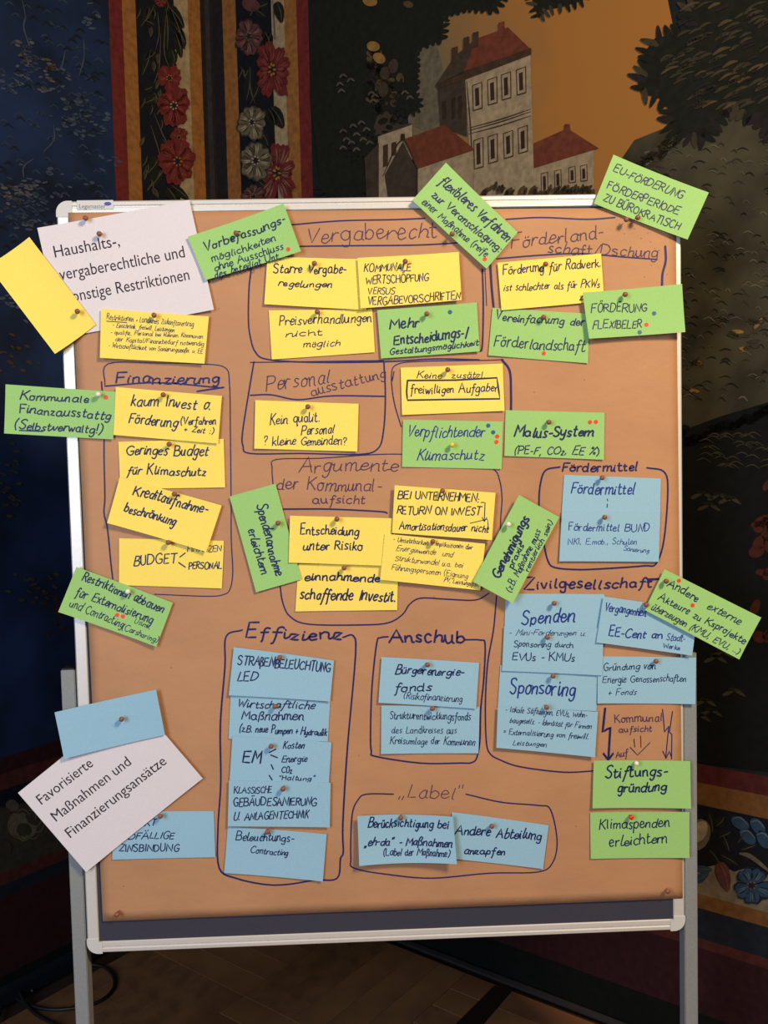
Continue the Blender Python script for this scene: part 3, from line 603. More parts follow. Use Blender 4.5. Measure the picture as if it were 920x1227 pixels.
def text_strokes(text, slant=.12, rnd=None, gap=1.5):
    rnd = rnd or random.Random(hash_s(text)); x = 0; out = []; prev = None; style = rnd.uniform(-.06, .1); xh = rnd.uniform(.82, 1.12); drift = rnd.uniform(0, 6)
    caps = sum(c.isupper() for c in text) > len(text)*.5; mess = .18 if caps else .22
    for ch in text:
        if ch == ' ': x += 4.6*rnd.uniform(.85, 1.2); prev = None; continue
        w, st = G[ch]; k = rnd.uniform(.86, 1.14)*(xh if ch.islower() else 1.04); dy = rnd.uniform(-.5, .5) + .5*math.sin(x*.13+drift); sl = slant + style + rnd.uniform(-.1, .1); wob = rnd.uniform(.84, 1.12)
        first = None
        for sm, pts in st:
            P = [Vector((x + px_*wob + rnd.uniform(-mess, mess) + py_*sl*k, py_*k + dy + rnd.uniform(-mess, mess))) for px_, py_ in pts]
            q = spline(P, 4) if sm else [P[i].lerp(P[i+1], t) for i in range(len(P)-1) for t in (0, .5)] + [P[-1]]
            if first is None: first = q
            last = q if (sm or ch in 'z') else (last if first is not q else q); out.append(q)
        if prev is not None and ch in JOIN_TO and not caps and rnd.random() < .72:
            a_, b_ = prev, first[0]
            if 0 < b_.x - a_.x + 1.5 < 6 and abs(a_.y-b_.y) < 9: out.append(spline([a_, a_.lerp(b_, .5) + Vector((.35, -.5)), b_], 4))
        prev = out[-1][-1] if False else None
        if ch in JOIN_FROM and not caps:
            ends = [q_[-1] for q_ in (first, last)]; prev = max(ends, key=lambda v: v.x)
        x += w*wob + gap*(1.25 if ch in 'adu' else 1.05) + rnd.uniform(-.2, .4)
    return out, x - gap
def hash_s(s):
    h = 7
    for c in s: h = (h*131 + ord(c)) % 1000003
    return h
class Ink:
    """thin ink ribbons lying on a surface given by depth(x, z)"""
    def __init__(s, depth, y=None): s.v, s.f, s.depth, s.n = [], [], depth, 0
    def ribbon(s, P, w):
        if len(P) < 2: return
        Q = [P[0]]
        for p in P[1:]:
            if (p-Q[-1]).length > w*.25: Q.append(p)
        if len(Q) < 2: Q.append(Q[0]+Vector((w*.3, w*.3)))
        P = Q; i0 = len(s.v); s.n += 1; eps = .00025 + (s.n % 7)*.00002
        t0 = (P[1]-P[0]).normalized(); t1 = (P[-1]-P[-2]).normalized()
        P = [P[0]-t0*w*.35] + P + [P[-1]+t1*w*.35]
        for i, p in enumerate(P):
            t = P[min(i+1, len(P)-1)]-P[max(i-1, 0)]; t.normalize(); nn = Vector((-t.y, t.x))*w*.5*(.45 if i in (0, len(P)-1) else 1)
            for q_ in (p+nn, p-nn): s.v.append((q_.x, -(s.depth(q_) + eps), q_.y))
        for i in range(len(P)-1): a = i0+2*i; s.f.append((a, a+1, a+3, a+2))
    def px(s, pts, w, y=.003, smooth=True, sub=5):
        P = [on_board(*p, -y) for p in pts]
        s.ribbon(spline(P, sub) if smooth else [P[i].lerp(P[i+1], t) for i in range(len(P)-1) for t in (0, .34, .67)]+[P[-1]], w)
    def text(s, t, x0, y0, x1, y1, h, w, slant=.12, y=.003):
        a, b = on_board(x0, y0, -y), on_board(x1, y1, -y); d = (b-a); ln = d.length; d.normalize(); u = Vector((-d.y, d.x))
        st, W_ = text_strokes(t, slant); sx = ln/W_; sy = h/615.0/10
        for P in st: s.ribbon([a + d*(p.x*sx) + u*(p.y*sy) for p in P], w)
    def build(s, name, m, parent): return mesh(name, s.v, s.f, m, parent) if s.v else None
PXM = 1/615.0     # metres per photo pixel on the board

# ------------------------------------------------------------------ brown paper with its marker frames and headings
paper = empty('brown_paper_sheet', (0, 0, 0)); tag(paper, 'large brown kraft paper sheet pinned over the board with hand drawn frames and headings', 'paper')
PD = .0018
cs = [on_board(*p) for p in ((82, 255), (809, 249), (817.5, 1076), (123.5, 1103.5))]
nx, nz = 60, 70; vs = []; fs = []
for j in range(nz+1):
    for i in range(nx+1):
        u, v = i/nx, j/nz; p = (cs[0].lerp(cs[1], u)).lerp(cs[3].lerp(cs[2], u), v)
        dz = .0006*math.sin(u*17+v*5)*math.sin(v*23+u*3)
        if v > .985: dz = .0006*math.sin(u*30)
        vs.append((p.x, -(PD+dz*.5), p.y))
for j in range(nz):
    for i in range(nx): a = j*(nx+1)+i; fs.append((a, a+nx+1, a+nx+2, a+1))
sheet = mesh('paper_sheet', vs, fs, M['kraft'], paper, smooth=True)
sd = sheet.modifiers.new('thickness', 'SOLIDIFY'); sd.thickness = .0003; sd.offset = -1
kd = lambda p: PD + .00035
def frame(name, lines, m='ink'):
    ink = Ink(kd)
    for pts, w in lines: ink.px(pts, w*PXM)
    return ink.build(name, M[m], paper)
hv, hf = [], []
for px_, py_ in ((742, 268), (748, 280), (776, 279), (779, 290), (784, 298), (771, 304), (780, 318), (790, 300), (799, 329), (772, 332), (768, 286), (760, 274), (700, 455), (640, 470), (430, 905), (520, 715), (230, 345), (262, 370), (205, 800), (148, 1062), (600, 960), (690, 990)):
    h_ = on_board(px_, py_, -PD); i0 = len(hv)
    for k in range(8): hv.append((h_.x+.0009*math.cos(k*math.pi/4), -(PD+.0004), h_.y+.0009*math.sin(k*math.pi/4)))
    hf.append(tuple(range(i0, i0+8)))
tag(mesh('pin_holes', hv, hf, mat('hole_brown', (92, 60, 36), .9, .1), paper), kind='stuff')
TW, NW, BW = 1.2, 1.7, 2.8
frame('marker_frame', [([(351.7, 269), (389.6, 265.7), (420, 264), (472, 263), (508.7, 261.4)], NW), ([(359.6, 295), (420, 294.3), (498, 293.5), (548, 290.9)], NW),
    ([(351.7, 269), (310, 272), (302, 300), (300.4, 325.7), (298.3, 345), (297.5, 381.8), (299.6, 402.6), (306, 422), (321.7, 430.8), (376.5, 434), (460, 433.4), (520, 430), (574, 431)], NW),
    ([(577.8, 322), (579, 362.6), (577.8, 414.8), (574, 420.5)], 2.0)])
frame('marker_frame', [([(606.3, 262.6), (648.8, 260.4), (702.4, 262.6), (737, 260.4)], NW), ([(595.2, 309.9), (648.8, 305.5), (696, 303.6), (746.5, 307.7), (787.5, 310.8)], NW),
    ([(587.3, 315.6), (589, 344), (591.4, 369)], BW), ([(581, 322), (583, 366)], 1.0), ([(797, 295), (797.6, 312.4), (793.8, 328), (793.2, 342.4)], BW)])
frame('marker_frame', [([(121.4, 457.2), (124.5, 500), (124.5, 546), (125.5, 595), (124.5, 615), (128.8, 635), (132.5, 672.5), (135, 693.8)], NW),
    ([(185, 712), (247.5, 714.5), (267.5, 712.5), (275.5, 706), (278.8, 685), (277, 647.5), (276.8, 600), (275.9, 514.6), (274.9, 461), (269.6, 440.5), (240, 436), (189.2, 435), (129.3, 435.8), (125.5, 461)], TW),
    ([(125.5, 462.6), (189.2, 458.5), (266.4, 464.8)], NW)])
frame('marker_frame', [([(304.2, 433.2), (297.4, 473.6), (290.5, 518), (291, 534), (299.7, 543.3), (361.3, 543.3), (429.8, 544.4), (452.6, 537.6), (459.5, 515.9), (461.7, 474.8), (459.9, 433.7)], NW),
    ([(299.7, 434.2), (380, 433), (459.5, 431.9)], TW), ([(299.7, 473.6), (324.8, 473), (356.7, 478.9), (397.8, 474.3), (460.6, 474.8)], NW)])
frame('marker_frame', [([(327, 579.8), (326, 561.5), (330.5, 550.6), (384, 549), (452.6, 544.4), (500, 545), (560, 550), (590.9, 562), (598.5, 575), (601.5, 596.5), (600, 620), (599, 650)], TW),
    ([(585.9, 710.8), (569.6, 719), (535, 718), (504.3, 716.7), (490.8, 724), (482.5, 736), (465, 746.3), (432.5, 748.8), (370, 748), (347.5, 738.8), (338.8, 722.5), (335.5, 702.5)], NW),
    ([(339.5, 610), (395, 610), (455, 613), (463.8, 615)], 1.9)])
frame('marker_frame', [([(480.7, 511.3), (472, 480.9), (469, 450.4), (475.2, 436.7), (505.6, 432.8), (581.7, 431.6), (603, 430.7)], TW), ([(601, 430.7), (610.6, 444.3), (612.2, 470), (612.2, 491.5)], BW), ([(472, 445), (470, 456)], TW)])
frame('marker_frame', [([(671, 559.5), (653.6, 563.6), (647.3, 581), (645.8, 606.2), (648, 635), (652, 653.5), (656.5, 672), (664.7, 680), (693, 682.5), (730, 681), (771.9, 678), (786, 675.6), (795.5, 647.2), (800.2, 587.3), (795.5, 565.2), (775, 560.5)], 2.0)])
frame('marker_frame', [([(594.8, 714), (593.2, 735), (590.8, 757.7), (584.3, 794.7), (581.6, 840.9), (582.5, 887), (587, 903), (600, 911), (624, 919), (674.8, 925.3), (711.5, 923.9)], NW), ([(776, 694.5), (789, 693.8)], BW)])
frame('marker_frame', [([(290.2, 755), (270.8, 762.7), (269.4, 799.3), (263.9, 868.5), (264.4, 937.8), (261, 993.2), (262.5, 1040.2), (283.2, 1052.7), (319.3, 1060.2), (347, 1059.6), (377.4, 1054.7), (403.7, 1052.7), (407.9, 1029), (411.2, 1020.9), (410.7, 987.6), (416.2, 896.2), (425.9, 785.4), (423.1, 761.9), (410.7, 763.8)], 2.0)])
frame('marker_frame', [([(465, 763), (455.9, 764.2), (451.3, 770.7), (445.7, 822.4), (443.9, 874.2), (444.8, 900), (450.3, 906.5), (503.9, 914.5), (550, 914.5), (565, 913.9), (571.4, 907.5), (575, 887), (576, 850), (579.7, 813), (581.2, 772.5), (576, 767), (555.7, 766.6)], 1.9)])
frame('marker_frame', [([(471.6, 951.7), (439.4, 951.7), (429, 958.4), (421.7, 977.5), (420.3, 1027.4), (424.7, 1040.6), (468.7, 1048.5), (518.6, 1052.4), (586, 1046.5), (644.8, 1045), (662.4, 1033.3), (667.4, 1006.9), (659.5, 970.2), (644.8, 965.2), (600.8, 961.4), (558.2, 951.7)], 1.6)])
def arrows():
    ink = Ink(kd)
    for pts, w in (([(725, 848.8), (722, 877.5), (731.3, 871.3), (728.8, 911.3)], 2.8), ([(723, 903), (728.8, 911), (734.5, 903)], 2.6),
                   ([(793.8, 850), (796.3, 877.5), (801.3, 870), (797.5, 908.8)], 1.3), ([(805.8, 852.5), (802, 877.5), (805, 880), (804.5, 909.5)], 1.3), ([(794, 900), (798, 909), (802, 900), (805, 909)], 1.2),
                   ([(759.5, 885.5), (760.5, 895.5)], 1.1), ([(767.5, 882), (768, 895.5)], 1.1), ([(755, 895.5), (763.8, 905), (778.8, 890)], 1.1)):
        ink.px(pts, w*PXM, smooth=False)
    return ink.build('marker_arrows', M['ink'], paper)
arrows()
def heading(lines, m='ink', extra=()):
    ink = Ink(kd)
    for t, x0, y0, x1, y1, h, w in lines: ink.text(t, x0, y0, x1, y1, h, w*PXM, .06)
    for pts, w in extra: ink.px(pts, w*PXM, smooth=False)
    return ink.build('heading_writing', M[m], paper)
heading([('Vergaberecht', 368, 291, 523, 284, 18, 1.2)], 'thin')
heading([('Förderland-', 612.6, 298.2, 722.9, 284, 16, 1.2), ('schaft/Dschung', 656.7, 303, 787.5, 308, 11, 1.2)], 'thin')
heading([('Finanzierung', 138.7, 459.5, 261.7, 459, 13, 1.9)], 'ink', [([(236, 468.9), (268, 464)], 1.9)])
heading([('Personal', 319, 469, 394.4, 457.7, 17, 1.2), ('ausstattung', 373.9, 474.8, 462, 451.8, 11.5, 1.2)], 'thin')
heading([('Argumente', 357.9, 566, 476.6, 563.8, 17, 1.2), ('der Kommunal-', 331.6, 586, 456.7, 589.5, 15, 1.2), ('aufsicht', 375, 603.6, 436.6, 603.6, 11, 1.3)], 'thin')
heading([('Fördermittel', 674, 565.2, 764, 564.6, 10, 2.0)])
heading([('Zivilgesellschaft', 628, 705.5, 781, 704, 14, 2.1)])
heading([('Effizienz', 294.3, 764.6, 409.3, 766.4, 16, 2.4)])
heading([('Anschub', 466, 769.7, 557, 769.7, 17, 2.4)])
heading([('„Label"', 477.5, 957, 555.3, 957, 16, 1.1)], 'thin')
heading([('Kommunal', 737, 866.3, 793, 863.8, 10, 1.2), ('aufsicht', 742, 878, 780.5, 876.5, 8, 1.2)], 'thin')
heading([('Auf', 738, 908.8, 752, 906, 7, 1.2)], 'thin')

# ------------------------------------------------------------------ push pins
pin_me = {}
def pin_meshes(m):
    if m not in pin_me:
        vs, fs = lathe([(.0016, .0035), (.0022, .0045), (.0026, .007), (.0040, .0085), (.0048, .0105), (.0050, .0125), (.0044, .0148), (.0026, .0162), (.0008, .0166)], 18)
        h = bpy.data.meshes.new('head'); h.from_pydata(vs, [], fs); h.materials.append(M[m])
        for p in h.polygons: p.use_smooth = True
        vs, fs = lathe([(.0001, -.003), (.0006, -.0015), (.0006, .0045)], 8)
        n = bpy.data.meshes.new('needle'); n.from_pydata(vs, [], fs); n.materials.append(M['steel'])
        pin_me[m] = (h, n)
    return pin_me[m]
def push_pin(px, py, surf, label, m='pin', group='push pins holding the papers'):
    p = on_board(px, py, -(surf+.012)); rr = random.Random(int(px*7+py))
    ax = Vector((rr.uniform(-.30, .30), -1, rr.uniform(-.32, .08))).normalized()
    if abs(ax.x) < .05: ax.x += .1
    q0 = Vector((p.x, -(surf+.0115), p.y)) - ax*.0115      # foot of the pin on the paper
    q0.y = -(surf+.0004)
    r = empty('push_pin', q0); r.rotation_euler = ax.to_track_quat('Z', 'Y').to_euler(); tag(r, label, 'push pin', group)
    h, n = pin_meshes(m)
    for nm, me in (('head', h), ('needle', n)):
        o = bpy.data.objects.new(nm, me); COL.objects.link(o); o.parent = r
    return r
CN = dict(pin='brown', pinw='white', piny='yellow', pinr='red')

# ------------------------------------------------------------------ cards
def card(color, corners, pin, lines=(), label='', layer=0, curl=.0015, w=1.5, ink='navy', extra=(), dots=(), pinm='pin', piname=None, name='note_card', cat='card', group=None, slant=.14, tilt=0.0, printed=()):
    base = .0032 + layer*.0024
    Y = -base
    c = [on_board(*p, Y) for p in corners]           # TL TR BR BL in reading order
    pb = on_board(*pin[0], Y) if pin else (c[0]+c[2])/2
    ax = (c[1]-c[0]).normalized(); hl = (c[1]-c[0]).length/2; up = Vector((-ax.y, ax.x)); hh = (c[3]-c[0]).length
    def depth(p):
        d = (p-pb).dot(ax)/hl; e = -(p-pb).dot(up)/hh
        return base + curl*d*d + (curl*.9+tilt)*max(0, e)**2
    root = empty(name, (pb.x, -base, pb.y)); tag(root, label, cat, group)
    inv = Matrix.Translation(-Vector((pb.x, -base, pb.y)))
    def adopt(o):
        o.parent = root; o.matrix_parent_inverse = inv; return o
    nu, nv = 24, 12; vs = []; fs = []
    for side in (0, 1):
        for j in range(nv+1):
            for i in range(nu+1):
                p = c[0].lerp(c[1], i/nu).lerp(c[3].lerp(c[2], i/nu), j/nv)
                vs.append((p.x, -(depth(p) - side*.0003), p.y))
    K = (nu+1)*(nv+1)
    for j in range(nv):
        for i in range(nu):
            a = j*(nu+1)+i; fs.append((a, a+nu+1, a+nu+2, a+1)); a += K; fs.append((a, a+1, a+nu+2, a+nu+1))
    for i in range(nu): fs.append((i, i+1, K+i+1, K+i)); a = nv*(nu+1)+i; fs.append((a+1, a, K+a, K+a+1))
    for j in range(nv): a = j*(nu+1); fs.append((a+nu+1, a, K+a, K+a+nu+1)); a += nu; fs.append((a, a+nu+1, K+a+nu+1, K+a))
    adopt(mesh('sheet', vs, fs, M[color], None))
    if lines or extra:
        k = Ink(depth)
        for ln in lines:
            t, x0, y0, x1, y1, h = ln[:6]; ww = ln[6] if len(ln) > 6 else w
            k.text(t, x0, y0, x1, y1, h*(1.0 if t.isupper() else 1.08), ww*PXM*min(1, max(.7, h/9)), slant, base)
        for pts, ww in extra: k.px(pts, ww*PXM, base, smooth=False)
        adopt(k.build('handwriting', M[ink], None))
    for t, x0, y0, x1, y1, h in printed:
        print_text(t, x0, y0, x1, y1, h, base, depth, adopt)
    for dx, dy, dm in dots:
        q = on_board(dx, dy, Y); vv = []; n = 18
        for r_, e_ in ((.0041, .0003), (.0041, .00055), (.0, .0006)):
            for a in range(n): v = q + Vector((math.cos(a*2*math.pi/n), math.sin(a*2*math.pi/n)))*r_; vv.append((v.x, -(depth(v)+e_), v.y))
        ff = [(a, (a+1) % n, n+(a+1) % n, n+a) for a in range(n)] + [tuple(n+a for a in range(n))]
        adopt(mesh('sticker_dot', vv[:2*n], ff, M[dm], None))
    if pin:
        for k_, pp in enumerate(pin):
            push_pin(pp[0], pp[1], depth(on_board(*pp, Y)), (piname[k_] if isinstance(piname, (list, tuple)) else piname) or (CN[pinm]+' push pin in the '+label), pinm)
    return root
def print_text(t, x0, y0, x1, y1, h, base, depth, adopt, m='print', name='printed_text'):
    cu = bpy.data.curves.new('t', 'FONT'); cu.body = t; cu.resolution_u = 3
    ob = bpy.data.objects.new('t', cu); COL.objects.link(ob)
    dg = bpy.context.evaluated_depsgraph_get(); dg.update(); me = ob.evaluated_get(dg).to_mesh()
    V = [v.co.copy() for v in me.vertices]; F = [tuple(p.vertices) for p in me.polygons]
    ob.evaluated_get(dg).to_mesh_clear(); bpy.data.objects.remove(ob)
    xs = [v.x for v in V]; xa, xb = min(xs), max(xs)
    a, b = on_board(x0, y0, -base), on_board(x1, y1, -base); d = b-a; ln = d.length; d.normalize(); u = Vector((-d.y, d.x)); sx = ln/(xb-xa); sy = h*PXM/.69
    vs = []
    for v in V:
        p = a + d*((v.x-xa)*sx) + u*(v.y*sy); vs.append((p.x, -(depth(p)+.0003), p.y))
    return adopt(mesh(name, vs, F, M[m], None))
Y_, GR, BL, WH = 'yellow', 'green', 'blue', 'white'
GY, GG, GB = 'yellow cards on the board', 'green cards on the board', 'blue cards on the board'
PL = 'brown push pin in the '
# -- printed sheets and blank cards
card(WH, [(45, 273.4), (227.3, 240.4), (257, 371.8), (74.7, 404.7)], [(119, 280)], label='white sheet printed Haushalts-, vergaberechtliche und sonstige Restriktionen', layer=0, curl=.003, name='printed_sheet', cat='paper',
     printed=[('Haushalts-,', 66.4, 308.8, 144, 294.6, 13.6), ('vergaberechtliche und', 72.6, 336, 222.4, 308.6, 13.6), ('sonstige Restriktionen', 81.5, 363, 228, 335.6, 13.6)], piname='brown push pin above the printed word Haushalts on the white sheet', group='printed white sheets')
card(Y_, [(-11.4, 320), (35.2, 284), (115, 389), (68.5, 425)], [(92.6, 373)], label='blank yellow card hanging slanted over the left frame', layer=2, curl=.004, piname='brown push pin near the lower end of the slanted blank yellow card', group=GY)
card(Y_, [(121.3, 370), (250.4, 379.3), (245.2, 436), (120.3, 429)], [(184.5, 377.7)],
     [('Restriktionen > Landkreis Zukunftsvertrag', 128.1, 382.8, 232, 391.5, 5.5), ('- Einschränk. freiwill. Leistungen', 135.3, 392, 208.7, 398, 4.8), ('- qualifiz. Personal bei kleinen Kommunen', 133, 400.5, 243, 405.4, 4.8), ('der Kapital/Finanzbedarf notwendig', 138.6, 409, 244.5, 414.6, 4.8), ('- Wirtschaftlichkeit von Sanierungsmaßn. u. EE', 130.4, 416.5, 243, 423.7, 4.8)],
     'yellow card with small writing starting Restriktionen below the white sheet', 2, .002, .95, extra=[([(128, 385), (152, 386.6)], 1)], piname='brown push pin in the yellow card with five lines of tiny writing', group=GY)
card(GR, [(225.2, 284.4), (340, 245), (360.9, 302.7), (246.9, 336.6)], [(282.9, 279.2)],
     [('Vorbefassungs-', 246, 301.5, 342.6, 267.6, 10, 1.6), ('möglichkeiten', 255.2, 314.5, 331, 288.9, 7.5), ('ohne Ausschluss', 258, 325, 340, 299.3, 7.5), ('des beteiligt Unt.', 258.6, 334, 337.4, 310, 7.5)],
     'green card reading Vorbefassungsmöglichkeiten tilted below the top frame', 2, .006, 1.5, dots=[(345.5, 299.8, 'red')], piname='brown push pin in the tilted green card reading Vorbefassungsmöglichkeiten', group=GG)
card(Y_, [(320.5, 307.5), (439, 311), (438.6, 371.8), (316.8, 364.8)], [(376.5, 315.7)], [('Starre Vergabe-', 327.5, 327, 414.4, 327.8, 9.5), ('regelungen', 333.5, 343, 397.4, 345, 8)], 'yellow card reading Starre Vergaberegelungen', 1, .002, 1.5, piname='brown push pin in the yellow card reading Starre Vergaberegelungen', group=GY)
card(Y_, [(428.3, 309.4), (549.4, 302.4), (552.5, 360), (432, 370)], [(485.5, 313.3)], [('KOMMUNALE', 436.2, 325.6, 491.7, 324.3, 8.5), ('WERTSCHÖPFUNG', 438.3, 341.2, 513.4, 336.5, 8.5), ('VERSUS', 440.9, 353.5, 472.2, 352.2, 7.5), ('VERGABEVORSCHRIFTEN', 440.9, 366.5, 550.5, 358.7, 8.5)], 'yellow card reading KOMMUNALE WERTSCHÖPFUNG VERSUS VERGABEVORSCHRIFTEN', 3, .003, 1.25, piname='brown push pin in the yellow card reading KOMMUNALE WERTSCHÖPFUNG', group=GY)
card(Y_, [(322, 372), (446, 370.5), (449, 422.2), (325.7, 430.8)], [(380, 373.7)], [('Preisverhandlungen', 334.8, 389.6, 444.4, 385.8, 9), ('nicht', 342.6, 404, 385.7, 401.8, 8), ('möglich', 363.5, 416.5, 407.3, 414, 8)], 'yellow card reading Preisverhandlungen nicht möglich', 0, .001, 1.3, piname='brown push pin in the yellow card reading Preisverhandlungen', group=GY)
card(GR, [(451.8, 371.8), (571, 362.6), (574.4, 421.3), (456.5, 429.7)], [(511.3, 376)], [('Mehr', 467, 394.5, 500.9, 391, 11, 2.0), ('Entscheidungs-/', 472.2, 414, 561, 403.5, 10, 2.0), ('Gestaltungsmöglichkeit', 467, 425.3, 573, 414.5, 7.5, 1.6)], 'green card reading Mehr Entscheidungs- Gestaltungsmöglichkeit', 1, .002, 1.8, dots=[(539, 374, 'dotb')], piname='brown push pin in the green card reading Mehr Entscheidungs', group=GG)
card(GR, [(534, 195.6), (620, 278.6), (582.5, 322.4), (493.8, 240.5)], [(541.6, 280.2)], [('flexibleres Verfahren', 526.3, 219, 606.3, 290, 10, 1.7), ('zur Veranschlagung:', 516.8, 235, 597.7, 303.3, 8.5, 1.6), ('einer Maßnahme (reife', 504.6, 243.9, 581, 308.6, 7.5)], 'green card reading flexibleres Verfahren turned steeply across the top frame', 3, .003, 1.5, dots=[(580.5, 310.7, 'red')], piname='brown push pin at the lower edge of the steep green card flexibleres Verfahren', group=GG)
card(GR, [(734.6, 185.7), (847.4, 232), (822.2, 288), (711.2, 244)], [(750.3, 263), (763.9, 260.7)], [('EU-FÖRDERUNG', 734, 205.5, 815.3, 238.8, 8.5), ('FÖRDERPERIODE', 726.7, 225.7, 811.2, 258.2, 8.5), ('ZU BÜROKRATISCH', 721.8, 240.5, 811.5, 276.5, 8.5)], 'green card reading EU-FÖRDERUNG sticking out above the top right corner', 2, .004, 1.4, piname=['left one of two brown push pins under the green EU-FÖRDERUNG card', 'right one of two brown push pins under the green EU-FÖRDERUNG card'], group=GG)
card(Y_, [(595.9, 315), (719.7, 303.9), (723.5, 361), (600.6, 372)], [(653.5, 316.5)], [('Förderung für Radverk.', 602.5, 329.1, 719.4, 319.7, 9.5), ('ist schlechter als für PKWs', 603.1, 348.7, 717.5, 344, 8)], 'yellow card reading Förderung für Radverkehr', 1, .0015, 1.35, extra=[([(694, 360), (700, 352)], 1.2), ([(694, 360), (699, 359)], 1.2)], piname='brown push pin in the yellow card reading Förderung für Radverkehr', group=GY)
card(GR, [(589.9, 369), (706, 376), (704, 435.4), (584.8, 426)], [(651.3, 380)], [('Vereinfachung der', 593.6, 384, 699.3, 390.5, 10), ('Förderlandschaft', 591.4, 414.9, 699.9, 421.2, 12)], 'green card reading Vereinfachung der Förderlandschaft', 0, .0015, 1.45, dots=[(651.3, 423.4, 'red')], piname='brown push pin in the green card reading Vereinfachung der Förderlandschaft', group=GG)
card(GR, [(697.4, 351), (815.6, 341), (818.7, 398.8), (704.6, 406.4)], [(748.8, 352.8)], [('FÖRDERUNG', 707.8, 374.8, 774, 372.9, 9.5), ('FLEXIBELER', 709.3, 394.4, 768, 392.8, 9)], 'green card reading FÖRDERUNG FLEXIBELER with three sticker dots', 3, .005, 1.3, dots=[(783, 375.8, 'dotb'), (773.7, 389.3, 'red'), (765.5, 398.5, 'dotb')], piname='brown push pin in the green card reading FÖRDERUNG FLEXIBELER', group=GG)
# -- left column
card(GR, [(8.8, 461), (138.7, 469.5), (136, 526.6), (7.6, 519.6)], [(117.6, 472.6)], [('Kommunale', 25.9, 479, 105.6, 482.1, 9), ('Finanzausstattg', 25.2, 495, 132.4, 502.6, 9), ('(Selbstverwaltg!)', 19.5, 514, 122.3, 519.3, 10)], 'green card reading Kommunale Finanzausstattung sticking out left of the frame', 1, .003, 1.6, extra=[([(25, 516), (52, 517)], 1.5)], dots=[(127, 476, 'red')], pinm='pinw', piname='white push pin in the green card reading Kommunale Finanzausstattung', group=GG)
card(Y_, [(139, 463.8), (266, 474.5), (261.7, 531.6), (136.5, 521.2)], [(195.5, 473)], [('kaum Invest o.', 157, 485.2, 252.2, 490.9, 11), ('Förderung', 154.5, 506.7, 212.4, 512.5, 9.5), ('(Verfahren', 216.5, 508.2, 259, 509, 7.5), ('+ Zeit :)', 220.7, 517.2, 256, 519.7, 6.5)], 'yellow card reading kaum Invest o. Förderung', 1, .002, 1.6, piname='brown push pin in the yellow card reading kaum Invest', group=GY)
card(Y_, [(141.9, 529.4), (268, 526), (269.9, 584), (144.5, 586)], [(202.7, 532.2)], [('Geringes Budget', 151.3, 544.5, 248.4, 546.5, 11), ('für Klimaschutz', 152.9, 568.2, 246, 570.5, 10.5)], 'yellow card reading Geringes Budget für Klimaschutz', 0, .001, 1.6, piname='brown push pin in the yellow card reading Geringes Budget', group=GY)
card(Y_, [(144.3, 571.8), (266, 605.5), (248, 660.8), (130, 626.3)], [(209, 592)], [('Kreditaufnahme-', 160, 592, 247, 616, 10.5), ('beschränkung', 149.5, 612.5, 209, 629, 10)], 'slanted yellow card reading Kreditaufnahmebeschränkung', 1, .005, 1.7, piname='brown push pin in the slanted yellow card reading Kreditaufnahme', group=GY)
card(Y_, [(142.8, 645), (268.3, 648), (266, 705), (142.8, 701)], [(201.5, 650)], [('BUDGET', 160.5, 677.5, 211.3, 675, 11), ('FINANZEN', 224.5, 661.3, 265.5, 660.8, 6.5), ('PERSONAL', 226.3, 682, 265.5, 681.3, 8)], 'yellow card reading BUDGET with FINANZEN and PERSONAL', 0, .001, 1.5, extra=[([(215.5, 667.5), (222, 662.5)], 1.5), ([(214, 674), (222, 679.5)], 1.5)], piname='brown push pin in the yellow card reading BUDGET', group=GY)
card(GR, [(92.5, 679), (207.5, 722), (188, 774.3), (71.3, 732.5)], [(153, 709)], [('Restriktionen abbauen', 98.8, 694.5, 195, 733.8, 9), ('für Externalisierung', 91.3, 712.8, 182, 747, 8.5), ('und Contracting', 83.8, 726, 146.3, 751.8, 8, 1.2), ('Usine,', 161, 746, 180, 753, 5, 1.1), ('(Carsharing)', 146.3, 754, 188.8, 769.5, 7, 1.2)], 'slanted green card reading Restriktionen abbauen für Externalisierung', 1, .004, 1.5, dots=[(140.5, 736.8, 'red'), (147.5, 738.3, 'red')], pinm='pinw', piname='white push pin in the slanted green card reading Restriktionen abbauen', group=GG)
# -- centre
card(Y_, [(306, 479.6), (429.6, 484), (428, 541), (304.9, 537.6)], [(368.8, 487.3)], [('Kein qualit.', 323.6, 508.5, 383, 505, 11), ('Personal', 360.8, 521.6, 399.7, 518.2, 10), ('? kleine Gemeinden?', 316.3, 533.4, 415, 533, 8.5)], 'yellow card reading Kein qualit. Personal', 0, .0025, 1.3, piname='brown push pin in the yellow card reading Kein qualit. Personal', group=GY)
card(Y_, [(480, 440.7), (602, 435.8), (604, 492.4), (481.6, 497.3)], [(536.4, 443)], [('Keine  zusätzl.', 499.6, 453.5, 581.7, 452.9, 7.5), ('freiwilligen Aufgaben', 492, 472, 597, 469, 9.5)], 'yellow card reading Keine zusätzl. freiwilligen Aufgaben in an inked box', 0, .002, 1.3, extra=[([(488, 456), (545, 455.5), (595, 452.8), (598.5, 478), (540, 478.6), (488, 479.6), (487, 470), (488, 456)], 2.0)], piname='brown push pin in the yellow card reading Keine zusätzl.', group=GY)
